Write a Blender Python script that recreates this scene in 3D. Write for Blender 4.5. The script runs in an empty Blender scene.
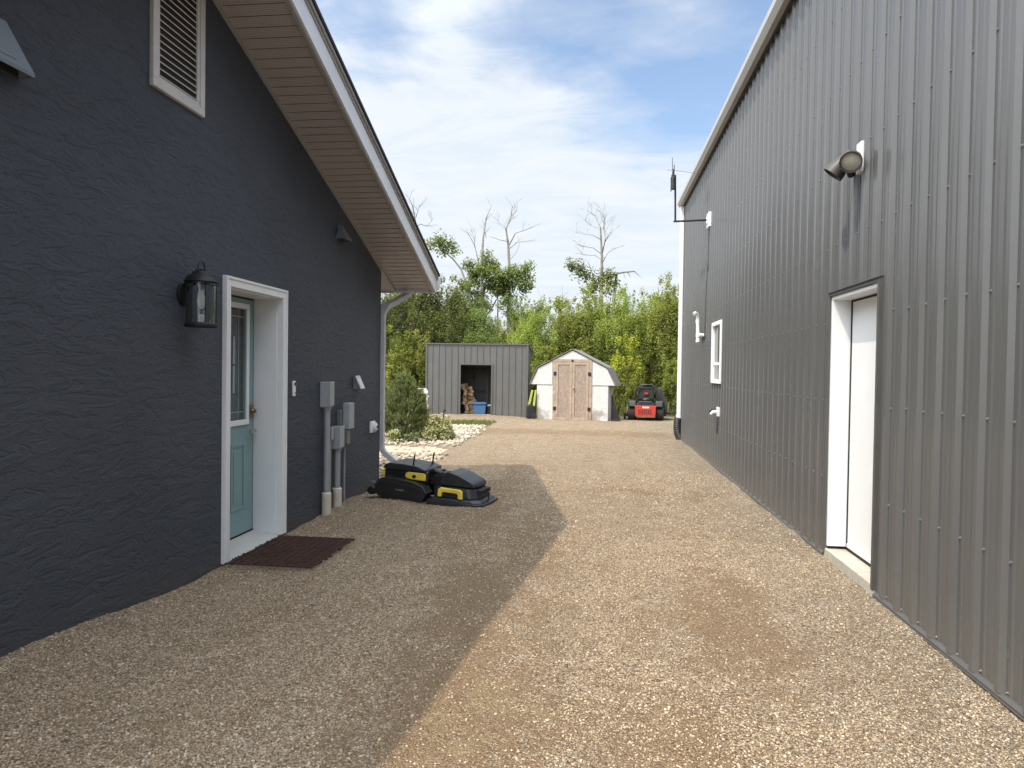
import bpy, bmesh, math, random
import numpy as np
from mathutils import Vector, Matrix
R = math.radians
random.seed(7)
rng = np.random.default_rng(11)
sc = bpy.context.scene
COL = sc.collection
ORG = {}          # world origin of each built object (translation only)

# ------------------------------------------------------------------ materials
def nodes_of(name):
    m = bpy.data.materials.new(name); m.use_nodes = True
    nt = m.node_tree
    return m, nt, nt.nodes['Principled BSDF']

def N(nt, kind, **kw):
    n = nt.nodes.new(kind)
    for k, v in kw.items():
        if k in n.inputs.keys(): n.inputs[k].default_value = v
        else: setattr(n, k, v)
    return n

def ramp(nt, stops, interp='LINEAR'):
    n = nt.nodes.new('ShaderNodeValToRGB'); cr = n.color_ramp; cr.interpolation = interp
    while len(cr.elements) < len(stops): cr.elements.new(.5)
    for e, (p, c) in zip(cr.elements, stops):
        e.position = p; e.color = (*c, 1) if len(c) == 3 else c
    return n

def mix(nt, a, b, fac, mode='MIX'):
    n = nt.nodes.new('ShaderNodeMix'); n.data_type = 'RGBA'; n.blend_type = mode
    L = nt.links.new
    for sock, v in ((n.inputs[0], fac), (n.inputs[6], a), (n.inputs[7], b)):
        if hasattr(v, 'links'): L(v, sock)
        elif isinstance(v, (int, float)): sock.default_value = v
        else: sock.default_value = (*v, 1)
    return n.outputs[2]

def mth(nt, op, a, b=None, c=None):
    n = nt.nodes.new('ShaderNodeMath'); n.operation = op
    for i, v in enumerate((a, b, c)):
        if v is None: continue
        if hasattr(v, 'links'): nt.links.new(v, n.inputs[i])
        else: n.inputs[i].default_value = v
    return n.outputs[0]

def mat(name, col, rough=.5, metal=0., var=.12, scale=6., bump=0., bscale=60., spec=.5, rvar=.08, dirt=None, dscale=1.2, damt=.5):
    m, nt, p = nodes_of(name); L = nt.links.new
    tc = N(nt, 'ShaderNodeTexCoord')
    n1 = N(nt, 'ShaderNodeTexNoise', Scale=scale, Detail=6., Roughness=.6); L(tc.outputs['Object'], n1.inputs['Vector'])
    r = ramp(nt, [(.3, tuple(c*(1-var) for c in col)), (.7, tuple(min(1, c*(1+var)) for c in col))])
    L(n1.outputs['Fac'], r.inputs[0]); out = r.outputs[0]
    if dirt:
        n3 = N(nt, 'ShaderNodeTexNoise', Scale=dscale, Detail=8., Roughness=.7); L(tc.outputs['Object'], n3.inputs['Vector'])
        rr = ramp(nt, [(.5, (0, 0, 0)), (.75, (damt,)*3)]); L(n3.outputs['Fac'], rr.inputs[0])
        out = mix(nt, out, dirt, rr.outputs[0])
    L(out, p.inputs['Base Color'])
    p.inputs['Metallic'].default_value = metal
    p.inputs['Specular IOR Level'].default_value = spec
    L(mth(nt, 'MULTIPLY_ADD', n1.outputs['Fac'], rvar*2, rough-rvar), p.inputs['Roughness'])
    if bump:
        n2 = N(nt, 'ShaderNodeTexNoise', Scale=bscale, Detail=4.); L(tc.outputs['Object'], n2.inputs['Vector'])
        b = N(nt, 'ShaderNodeBump', Strength=bump, Distance=.01); L(n2.outputs['Fac'], b.inputs['Height'])
        L(b.outputs[0], p.inputs['Normal'])
    return m

def mat_stucco():
    m, nt, p = nodes_of('dark_stucco'); L = nt.links.new
    tc = N(nt, 'ShaderNodeTexCoord')
    mp = N(nt, 'ShaderNodeMapping'); mp.inputs['Rotation'].default_value = (R(-14), 0, 0); mp.inputs['Scale'].default_value = (6, 4.2, 12.5)
    L(tc.outputs['Object'], mp.inputs['Vector'])
    n1 = N(nt, 'ShaderNodeTexNoise', Scale=1., Detail=5., Roughness=.62, Distortion=1.1); L(mp.outputs[0], n1.inputs['Vector'])
    r1 = ramp(nt, [(.40, (0, 0, 0)), (.47, (.55,)*3), (.56, (.6,)*3), (.62, (1, 1, 1))]); L(n1.outputs['Fac'], r1.inputs[0])
    n2 = N(nt, 'ShaderNodeTexNoise', Scale=38., Detail=7., Roughness=.75); L(tc.outputs['Object'], n2.inputs['Vector'])
    h = mth(nt, 'MULTIPLY_ADD', n2.outputs['Fac'], .9, r1.outputs[0])
    b = N(nt, 'ShaderNodeBump', Strength=1., Distance=.0085); L(h, b.inputs['Height']); L(b.outputs[0], p.inputs['Normal'])
    n3 = N(nt, 'ShaderNodeTexNoise', Scale=.9, Detail=6.); L(tc.outputs['Object'], n3.inputs['Vector'])
    r3 = ramp(nt, [(.3, (.050, .058, .077)), (.7, (.067, .077, .100))]); L(n3.outputs['Fac'], r3.inputs[0])
    # splash of gravel dust low on the wall
    sx = N(nt, 'ShaderNodeSeparateXYZ'); L(tc.outputs['Object'], sx.inputs[0])
    dz = mth(nt, 'MULTIPLY_ADD', n2.outputs['Fac'], .25, sx.outputs[2])
    mr = N(nt, 'ShaderNodeMapRange'); mr.inputs[1].default_value = .35; mr.inputs[2].default_value = -.02; L(dz, mr.inputs[0])
    c = mix(nt, r3.outputs[0], (.10, .085, .07), mth(nt, 'MULTIPLY', mr.outputs[0], .45))
    L(c, p.inputs['Base Color']); p.inputs['Roughness'].default_value = .62; p.inputs['Specular IOR Level'].default_value = .4
    return m

def mat_soffit():
    m, nt, p = nodes_of('vented_soffit'); L = nt.links.new
    tc = N(nt, 'ShaderNodeTexCoord'); sx = N(nt, 'ShaderNodeSeparateXYZ'); L(tc.outputs['Object'], sx.inputs[0])
    u = mth(nt, 'FRACT', mth(nt, 'MULTIPLY', sx.outputs[0], 42.))
    row = mth(nt, 'MULTIPLY', sx.outputs[1], 58.)
    v = mth(nt, 'FRACT', row)
    par = mth(nt, 'MULTIPLY', mth(nt, 'MODULO', mth(nt, 'FLOOR', row), 2.), .5)
    u = mth(nt, 'FRACT', mth(nt, 'ADD', u, par))
    du = mth(nt, 'ABSOLUTE', mth(nt, 'SUBTRACT', u, .5)); dv = mth(nt, 'ABSOLUTE', mth(nt, 'SUBTRACT', v, .5))
    hole = mth(nt, 'MULTIPLY', mth(nt, 'LESS_THAN', du, .3), mth(nt, 'LESS_THAN', dv, .18))
    n1 = N(nt, 'ShaderNodeTexNoise', Scale=2.); L(tc.outputs['Object'], n1.inputs['Vector'])
    r = ramp(nt, [(.3, (.455, .415, .43)), (.7, (.505, .46, .475))]); L(n1.outputs['Fac'], r.inputs[0])
    c = mix(nt, r.outputs[0], (.05, .042, .038), mth(nt, 'MULTIPLY', hole, .6)); L(c, p.inputs['Base Color'])
    p.inputs['Roughness'].default_value = .5
    return m

def mat_steel():
    m, nt, p = nodes_of('charcoal_ribbed_steel'); L = nt.links.new
    tc = N(nt, 'ShaderNodeTexCoord')
    mp = N(nt, 'ShaderNodeMapping'); mp.inputs['Scale'].default_value = (1, 2.2, .5); L(tc.outputs['Object'], mp.inputs[0])
    n1 = N(nt, 'ShaderNodeTexNoise', Scale=1., Detail=6., Roughness=.6); L(mp.outputs[0], n1.inputs['Vector'])
    r = ramp(nt, [(.3, (.094, .0945, .096)), (.7, (.108, .1085, .109))]); L(n1.outputs['Fac'], r.inputs[0])
    # dust splashed up from the gravel
    sx = N(nt, 'ShaderNodeSeparateXYZ'); L(tc.outputs['Object'], sx.inputs[0])
    n2 = N(nt, 'ShaderNodeTexNoise', Scale=30., Detail=6.); L(tc.outputs['Object'], n2.inputs['Vector'])
    dz = mth(nt, 'MULTIPLY_ADD', n2.outputs['Fac'], .5, sx.outputs[2])
    mr = N(nt, 'ShaderNodeMapRange'); mr.inputs[1].default_value = .62; mr.inputs[2].default_value = .1; L(dz, mr.inputs[0])
    c = mix(nt, r.outputs[0], (.26, .21, .15), mth(nt, 'MULTIPLY', mr.outputs[0], .22)); L(c, p.inputs['Base Color'])
    L(mth(nt, 'MULTIPLY_ADD', n1.outputs['Fac'], .14, .18), p.inputs['Roughness'])
    n4 = N(nt, 'ShaderNodeTexNoise', Scale=2.2, Detail=2.); L(tc.outputs['Object'], n4.inputs['Vector'])
    b = N(nt, 'ShaderNodeBump', Strength=.25, Distance=.01); L(n4.outputs['Fac'], b.inputs['Height']); L(b.outputs[0], p.inputs['Normal'])
    p.inputs['Specular IOR Level'].default_value = .5
    return m

def patch(nt, pos, cx, cy, rx, ry, soft=1.):
    sx = N(nt, 'ShaderNodeSeparateXYZ'); nt.links.new(pos, sx.inputs[0])
    a = mth(nt, 'DIVIDE', mth(nt, 'SUBTRACT', sx.outputs[0], cx), rx)
    b = mth(nt, 'DIVIDE', mth(nt, 'SUBTRACT', sx.outputs[1], cy), ry)
    d = mth(nt, 'SQRT', mth(nt, 'ADD', mth(nt, 'MULTIPLY', a, a), mth(nt, 'MULTIPLY', b, b)))
    mr = N(nt, 'ShaderNodeMapRange'); mr.inputs[1].default_value = 1.3; mr.inputs[2].default_value = .3; nt.links.new(d, mr.inputs[0])
    return mr.outputs[0]

def mat_gravel():
    m, nt, p = nodes_of('crushed_gravel'); L = nt.links.new
    geo = N(nt, 'ShaderNodeNewGeometry'); pos = geo.outputs['Position']
    v1 = N(nt, 'ShaderNodeTexVoronoi', Scale=78.); L(pos, v1.inputs['Vector'])
    v2 = N(nt, 'ShaderNodeTexVoronoi', Scale=175.); L(pos, v2.inputs['Vector'])
    nb = N(nt, 'ShaderNodeTexNoise', Scale=260., Detail=3.); L(pos, nb.inputs['Vector'])
    s1 = N(nt, 'ShaderNodeSeparateColor'); L(v1.outputs['Color'], s1.inputs[0])
    s2 = N(nt, 'ShaderNodeSeparateColor'); L(v2.outputs['Color'], s2.inputs[0])
    stones = [(.0, (.10, .075, .052)), (.14, (.27, .195, .125)), (.36, (.45, .33, .21)), (.56, (.55, .415, .27)), (.66, (.42, .36, .295)), (.80, (.66, .52, .36)), (.93, (.78, .67, .52)), (1., (.24, .22, .20))]
    r1 = ramp(nt, stones); L(s1.outputs[0], r1.inputs[0])
    r2 = ramp(nt, stones); L(s2.outputs[1], r2.inputs[0])
    pick = mth(nt, 'GREATER_THAN', s1.outputs[2], .45)
    c = mix(nt, r1.outputs[0], r2.outputs[0], pick)
    # gaps between the stones darkened, their shade put into the colour
    gap = ramp(nt, [(.35, (0, 0, 0)), (.7, (1, 1, 1))]); L(mix(nt, v1.outputs['Distance'], v2.outputs['Distance'], pick), gap.inputs[0])
    c = mix(nt, c, (.13, .092, .058), mth(nt, 'MULTIPLY', gap.outputs[0], .85))
    # worn, dirtier patches where the stone is thin
    nbig = N(nt, 'ShaderNodeTexNoise', Scale=.85, Detail=8., Roughness=.68, Distortion=.4); L(pos, nbig.inputs['Vector'])
    nmid = N(nt, 'ShaderNodeTexNoise', Scale=7., Detail=7., Roughness=.75); L(pos, nmid.inputs['Vector'])
    wn = N(nt, 'ShaderNodeTexNoise', Scale=1.9, Detail=7., Roughness=.7); L(pos, wn.inputs['Vector'])
    wv = N(nt, 'ShaderNodeVectorMath', operation='SUBTRACT'); L(wn.outputs['Color'], wv.inputs[0]); wv.inputs[1].default_value = (.5, .5, .5)
    ws = N(nt, 'ShaderNodeVectorMath', operation='MULTIPLY_ADD'); L(wv.outputs[0], ws.inputs[0]); ws.inputs[1].default_value = (1.5, 1.9, 0); L(pos, ws.inputs[2]); wpos = ws.outputs[0]
    tot = None
    for q in [(-.62, 3.0, .55, 1.1), (-.75, 4.4, .35, 1.3), (.78, 4.3, .42, 1.1), (.35, 2.6, .5, .6), (-.5, 6.0, .28, 1.6), (-.2, 2.3, .6, .5), (-1.8, 17.2, 9., .9), (.8, 9.0, 1.2, .25), (-1.2, 9.0, .4, 3.)]:
        f = patch(nt, wpos, *q); tot = f if tot is None else mth(nt, 'MAXIMUM', tot, f)
    k = mth(nt, 'ADD', mth(nt, 'MULTIPLY', tot, .46), mth(nt, 'MULTIPLY', nbig.outputs['Fac'], .75))
    k = mth(nt, 'ADD', k, mth(nt, 'MULTIPLY', mth(nt, 'SUBTRACT', nmid.outputs['Fac'], .5), 1.35))
    smp = N(nt, 'ShaderNodeMapping'); smp.inputs['Scale'].default_value = (2.3, .28, 1); L(pos, smp.inputs[0])
    nst = N(nt, 'ShaderNodeTexNoise', Scale=1., Detail=6., Roughness=.6); L(smp.outputs[0], nst.inputs['Vector'])
    k = mth(nt, 'MULTIPLY_ADD', mth(nt, 'SUBTRACT', nst.outputs['Fac'], .5), 1.0, k)
    kr = ramp(nt, [(.40, (0, 0, 0)), (.84, (1, 1, 1))]); L(k, kr.inputs[0])
    nd = ramp(nt, [(.3, (.12, .078, .042)), (.7, (.32, .215, .125))]); L(nb.outputs['Fac'], nd.inputs[0])
    dmask = N(nt, 'ShaderNodeMapRange'); dmask.inputs[1].default_value = -.10; dmask.inputs[2].default_value = .10
    L(mth(nt, 'SUBTRACT', kr.outputs[0], mth(nt, 'MULTIPLY_ADD', s1.outputs[1], .85, .12)), dmask.inputs[0])
    c = mix(nt, c, nd.outputs[0], mth(nt, 'MAXIMUM', mth(nt, 'MULTIPLY', dmask.outputs[0], .68), mth(nt, 'MULTIPLY', kr.outputs[0], .35)))
    # pale dust dropped in two small patches
    c2 = mth(nt, 'MAXIMUM', patch(nt, wpos, -.46, 3.22, .14, .12), patch(nt, wpos, -.48, 2.8, .2, .07))
    c = mix(nt, c, (.46, .40, .22), mth(nt, 'MULTIPLY', c2, mth(nt, 'MULTIPLY', mth(nt, 'MULTIPLY', nmid.outputs['Fac'], nb.outputs['Fac']), .75)))
    # greyer stone strip along the metal wall
    sx = N(nt, 'ShaderNodeSeparateXYZ'); L(pos, sx.inputs[0])
    g = N(nt, 'ShaderNodeMapRange'); g.inputs[1].default_value = .9; g.inputs[2].default_value = 1.75; L(mth(nt, 'MULTIPLY_ADD', nmid.outputs['Fac'], .5, mth(nt, 'SUBTRACT', sx.outputs[0], .25)), g.inputs[0])
    c = mix(nt, c, mix(nt, c, (.9, .95, 1.0), 1., 'MULTIPLY'), g.outputs[0])
    # worn soil where the yard ends under the trees
    w = N(nt, 'ShaderNodeMapRange'); w.inputs[1].default_value = 24.; w.inputs[2].default_value = 26.; L(mth(nt, 'MULTIPLY_ADD', nmid.outputs['Fac'], 2., sx.outputs[1]), w.inputs[0])
    c = mix(nt, c, (.09, .10, .04), w.outputs[0])
    L(c, p.inputs['Base Color']); p.inputs['Roughness'].default_value = .95; p.inputs['Specular IOR Level'].default_value = .15
    h = mth(nt, 'ADD', mth(nt, 'MULTIPLY', mth(nt, 'SUBTRACT', 1., v1.outputs['Distance']), 1.), mth(nt, 'MULTIPLY', mth(nt, 'SUBTRACT', 1., v2.outputs['Distance']), .5))
    h = mth(nt, 'ADD', h, mth(nt, 'MULTIPLY', s1.outputs[1], .5))
    h = mth(nt, 'ADD', h, mth(nt, 'MULTIPLY', nmid.outputs['Fac'], 1.2))
    b = N(nt, 'ShaderNodeBump', Strength=.9, Distance=.014); L(h, b.inputs['Height']); L(b.outputs[0], p.inputs['Normal'])
    return m

def mat_attr(name, stops, rough=.9, bump=0., trans=0., attr='tone', tint=None):
    m, nt, p = nodes_of(name); L = nt.links.new
    a = N(nt, 'ShaderNodeAttribute', attribute_name=attr)
    r = ramp(nt, stops); L(a.outputs['Fac'], r.inputs[0]); out = r.outputs[0]
    oi = N(nt, 'ShaderNodeObjectInfo')
    if trans:
        hv = N(nt, 'ShaderNodeHueSaturation')
        hv.inputs['Saturation'].default_value = .9; L(mth(nt, 'MULTIPLY_ADD', oi.outputs['Random'], .03, .472), hv.inputs['Hue'])
        L(mth(nt, 'MULTIPLY_ADD', oi.outputs['Random'], .4, .8), hv.inputs['Value'])
        L(out, hv.inputs['Color']); out = hv.outputs[0]
    L(out, p.inputs['Base Color']); p.inputs['Roughness'].default_value = rough
    p.inputs['Specular IOR Level'].default_value = .25
    if bump:
        tc = N(nt, 'ShaderNodeTexCoord'); n2 = N(nt, 'ShaderNodeTexNoise', Scale=90., Detail=4.); L(tc.outputs['Object'], n2.inputs['Vector'])
        b = N(nt, 'ShaderNodeBump', Strength=bump, Distance=.005); L(n2.outputs['Fac'], b.inputs['Height']); L(b.outputs[0], p.inputs['Normal'])
    if trans:
        t = N(nt, 'ShaderNodeBsdfTranslucent'); L(mix(nt, out, (1., 1., .35), 1., 'MULTIPLY'), t.inputs['Color'])
        ms = N(nt, 'ShaderNodeMixShader'); ms.inputs[0].default_value = trans
        L(p.outputs[0], ms.inputs[1]); L(t.outputs[0], ms.inputs[2]); L(ms.outputs[0], nt.nodes['Material Output'].inputs[0])
    return m

def mat_osb(name, base, chip, amt, wear=None):
    m, nt, p = nodes_of(name); L = nt.links.new
    tc = N(nt, 'ShaderNodeTexCoord')
    v = N(nt, 'ShaderNodeTexVoronoi', Scale=20.); 
    mp = N(nt, 'ShaderNodeMapping'); mp.inputs['Scale'].default_value = (1.3, 1, .7); mp.inputs['Rotation'].default_value = (0, .6, 0); L(tc.outputs['Object'], mp.inputs[0]); L(mp.outputs[0], v.inputs[0])
    s = N(nt, 'ShaderNodeSeparateColor'); L(v.outputs['Color'], s.inputs[0])
    n = N(nt, 'ShaderNodeTexNoise', Scale=2.5, Detail=6.); L(tc.outputs['Object'], n.inputs['Vector'])
    c = mix(nt, base, chip, mth(nt, 'MULTIPLY', s.outputs[0], amt))
    if wear:
        sx = N(nt, 'ShaderNodeSeparateXYZ'); L(tc.outputs['Object'], sx.inputs[0])
        k = mth(nt, 'MULTIPLY_ADD', n.outputs['Fac'], 1., mth(nt, 'MULTIPLY', sx.outputs[2], -.35))
        rr = ramp(nt, [(.42, (0, 0, 0)), (.55, (.8,)*3)]); L(k, rr.inputs[0]); c = mix(nt, c, wear, rr.outputs[0])
    L(c, p.inputs['Base Color']); p.inputs['Roughness'].default_value = .8
    b = N(nt, 'ShaderNodeBump', Strength=.4, Distance=.005); L(s.outputs[1], b.inputs['Height']); L(b.outputs[0], p.inputs['Normal'])
    return m

def mat_glass(name, tint=(.9, .93, .93), rough=.02, alpha=.2):
    # thin clear glass: mostly see-through with a real Fresnel reflection
    m, nt, p = nodes_of(name); L = nt.links.new
    tr = N(nt, 'ShaderNodeBsdfTransparent'); tr.inputs[0].default_value = (*tint, 1)
    gl = N(nt, 'ShaderNodeBsdfGlossy'); gl.inputs['Roughness'].default_value = rough
    fr = N(nt, 'ShaderNodeFresnel', IOR=1.6)
    tc = N(nt, 'ShaderNodeTexCoord'); n = N(nt, 'ShaderNodeTexNoise', Scale=14., Detail=2.); L(tc.outputs['Object'], n.inputs['Vector'])
    b = N(nt, 'ShaderNodeBump', Strength=.15, Distance=.01); L(n.outputs['Fac'], b.inputs['Height']); L(b.outputs[0], gl.inputs['Normal'])
    ms = N(nt, 'ShaderNodeMixShader'); L(mth(nt, 'MULTIPLY', fr.outputs[0], .7), ms.inputs[0]); L(tr.outputs[0], ms.inputs[1]); L(gl.outputs[0], ms.inputs[2])
    L(ms.outputs[0], nt.nodes['Material Output'].inputs[0])
    return m

M = dict(
    stucco=mat_stucco(), soffit=mat_soffit(), steel=mat_steel(), gravel=mat_gravel(),
    white=mat('white_paint', (.78, .79, .80), .4, var=.03, bump=.05, dirt=(.5, .48, .44), dscale=3., damt=.15),
    vinyl=mat('white_vinyl', (.80, .81, .82), .35, var=.02),
    alu=mat('white_aluminium', (.72, .73, .76), .38, var=.04, dirt=(.4, .38, .35), damt=.25),
    downpipe=mat('pale_grey_aluminium', (.55, .56, .57), .38, var=.05, dirt=(.33, .31, .28), damt=.25),
    drip=mat('grey_drip_edge', (.34, .34, .33), .45, var=.06),
    shingle=mat('black_shingle', (.022, .022, .024), .9, var=.4, scale=40., bump=.6, bscale=80.),
    teal=mat('teal_door_paint', (.215, .335, .35), .38, var=.05, bump=.04),
    sill=mat('pale_sill', (.50, .50, .48), .6, var=.1, dirt=(.3, .26, .2), dscale=6., damt=.5),
    concrete=mat('concrete', (.45, .42, .36), .85, var=.15, scale=12., bump=.3, dirt=(.3, .25, .18), dscale=4.),
    black=mat('black_seal', (.012, .012, .012), .7),
    nickel=mat('brushed_nickel', (.55, .52, .47), .3, 1.),
    brass=mat('aged_brass', (.33, .24, .12), .35, 1.),
    iron=mat('black_lantern_iron', (.018, .018, .02), .5, .3, var=.2),
    bulb=mat('frosted_bulb', (.75, .72, .66), .3),
    clear=mat_glass('clear_glass', alpha=.5),
    darkglass=mat('dark_glass', (.030, .036, .036), .08, var=.1, spec=.8, rvar=.02),
    leadglass=mat('textured_dark_glass', (.07, .085, .085), .18, var=.25, scale=14., bump=.25, bscale=30., spec=.7),
    came=mat('pale_came', (.30, .34, .34), .35, var=.05),
    louvre=mat('white_louvre', (.62, .61, .59), .5, var=.05, dirt=(.35, .32, .28), dscale=5., damt=.3),
    grate=mat('rusty_brown_steel', (.075, .038, .028), .75, .1, var=.5, scale=20., bump=.3),
    conduit=mat('grey_pvc', (.30, .31, .33), .5, var=.08, dirt=(.22, .2, .17), damt=.4),
    boxgrey=mat('grey_enclosure', (.34, .36, .38), .45, var=.06, dirt=(.25, .23, .2), damt=.3),
    boxblack=mat('dark_hood_paint', (.14, .145, .15), .4, var=.1),
    boxdark=mat('weathered_grey_box', (.17, .18, .19), .5, var=.1),
    sleeve=mat('stained_white_sleeve', (.58, .54, .46), .6, var=.15, scale=9., dirt=(.3, .24, .16), dscale=8., damt=.7),
    hood=mat('slate_hood_paint', (.16, .19, .225), .4, var=.06),
    lampgrey=mat('grey_lamp_metal', (.055, .053, .05), .5, 0., var=.12, dirt=(.08, .07, .06), dscale=8.),
    flash=mat('dark_flashing', (.085, .082, .078), .4, var=.1),
    screw=mat('screw_paint', (.20, .20, .195), .3, .3),
    gutter2=mat('warm_grey_gutter', (.42, .415, .40), .4, var=.05),
    lens=mat('milky_lens', (.42, .40, .33), .25, var=.2, scale=18.),
    pvc=mat('white_pvc', (.80, .79, .76), .4, var=.04),
    corr=mat('black_corrugated_plastic', (.014, .013, .013), .5, var=.2),
    shedsteel=mat('grey_shed_steel', (.125, .124, .118), .42, var=.07, scale=3., dirt=(.2, .17, .13), damt=.25),
    shedtrim=mat('grey_shed_trim', (.11, .11, .106), .42, var=.06),
    shedin=mat('dim_shed_boards', (.16, .14, .115), .85, var=.3, scale=5., bump=.2),
    timber=mat('weathered_timber', (.36, .28, .21), .85, var=.22, scale=9., bump=.3, bscale=40.),
    osb=mat_osb('painted_chipboard', (.62, .615, .60), (.40, .38, .35), .40, (.27, .23, .19)),
    osbdoor=mat_osb('bare_chipboard', (.345, .275, .22), (.21, .16, .125), .7),
    roofgrey=mat('grey_asphalt_shingle', (.17, .165, .16), .95, var=.25, scale=25., bump=.5),
    red=mat('red_powder_coat', (.46, .04, .022), .4, var=.08),
    rubber=mat('black_rubber', (.02, .02, .02), .8, var=.2, bump=.2),
    machine=mat('machine_black', (.010, .0105, .012), .45, var=.2, dirt=(.07, .06, .05), dscale=5., damt=.4),
    machine_g=mat('machine_graphite', (.020, .0215, .025), .38, var=.15, dirt=(.11, .09, .07), dscale=5., damt=.3),
    yellow=mat('yellow_plastic', (.82, .60, .08), .4, var=.06, dirt=(.35, .26, .1), dscale=7., damt=.3),
    lime=mat('lime_plastic', (.40, .47, .11), .4, var=.06),
    blue=mat('blue_tote_plastic', (.045, .13, .26), .45, var=.08),
    bag=mat('dark_mesh_bag', (.035, .036, .035), .8, var=.2, bump=.3),
    letter=mat('pale_lettering', (.26, .26, .26), .5),
    plastic_w=mat('white_plastic_chair', (.75, .76, .76), .35, var=.03),
    split=mat('split_firewood', (.42, .30, .18), .85, var=.3, scale=10., bump=.3),
    bark=mat('aspen_bark', (.27, .255, .215), .85, var=.35, scale=5., bump=.4, bscale=20., dirt=(.06, .05, .04), dscale=7., damt=.8),
    deadwood=mat('grey_deadwood', (.17, .155, .135), .85, var=.25, scale=5., bump=.3),
    twig=mat('brown_twigs', (.075, .06, .042), .9, var=.3, bump=.3),
    slab=mat('pale_sand_slab', (.42, .345, .25), .9, var=.12, scale=8., bump=.3),
)
GRAVSTOPS = [(.0, (.10, .075, .055)), (.22, (.28, .205, .135)), (.42, (.47, .35, .225)), (.55, (.42, .36, .295)), (.68, (.60, .465, .31)), (.85, (.75, .63, .47)), (1., (.26, .24, .22))]
M['pebble'] = mat_attr('loose_pebbles', GRAVSTOPS, .9, .3)
M['river'] = mat_attr('pale_river_stone', [(0, (.22, .185, .14)), (.5, (.43, .37, .285)), (1, (.60, .54, .45))], .8, .3)
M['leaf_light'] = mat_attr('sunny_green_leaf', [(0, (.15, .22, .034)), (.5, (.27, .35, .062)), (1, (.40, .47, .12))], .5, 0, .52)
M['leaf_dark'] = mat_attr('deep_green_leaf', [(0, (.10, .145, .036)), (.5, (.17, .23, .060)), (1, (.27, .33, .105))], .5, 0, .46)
M['leaf_yellow'] = mat_attr('yellowing_leaf', [(0, (.22, .27, .02)), (.5, (.38, .40, .02)), (1, (.50, .46, .03))], .5, 0, .35)
M['leaf_pale'] = mat_attr('cream_edged_leaf', [(0, (.16, .21, .05)), (.5, (.38, .42, .16)), (1, (.62, .62, .32))], .5, 0, .2)
M['needle'] = mat_attr('pine_needle', [(0, (.10, .14, .055)), (.5, (.18, .235, .10)), (1, (.30, .35, .17))], .55, 0, .35)
M['grass'] = mat_attr('grass_blade', [(0, (.07, .10, .02)), (.5, (.14, .17, .035)), (1, (.26, .25, .08))], .6, 0, .3)

# ------------------------------------------------------------------ objects
def tag(o, label=None, cat=None, group=None, kind=None):
    if label: o['label'] = label
    if cat: o['category'] = cat
    if group: o['group'] = group
    if kind: o['kind'] = kind
    return o

def empty(name, loc, label=None, cat=None, group=None, rz=0.):
    o = bpy.data.objects.new(name, None); COL.objects.link(o)
    o.location = loc; o.rotation_euler = (0, 0, rz); o.empty_display_size = .2
    ORG[o.name] = Vector(loc)
    return tag(o, label, cat, group)

def rec(o):
    while o.parent: o = o.parent
    return ORG[o.name]

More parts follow.
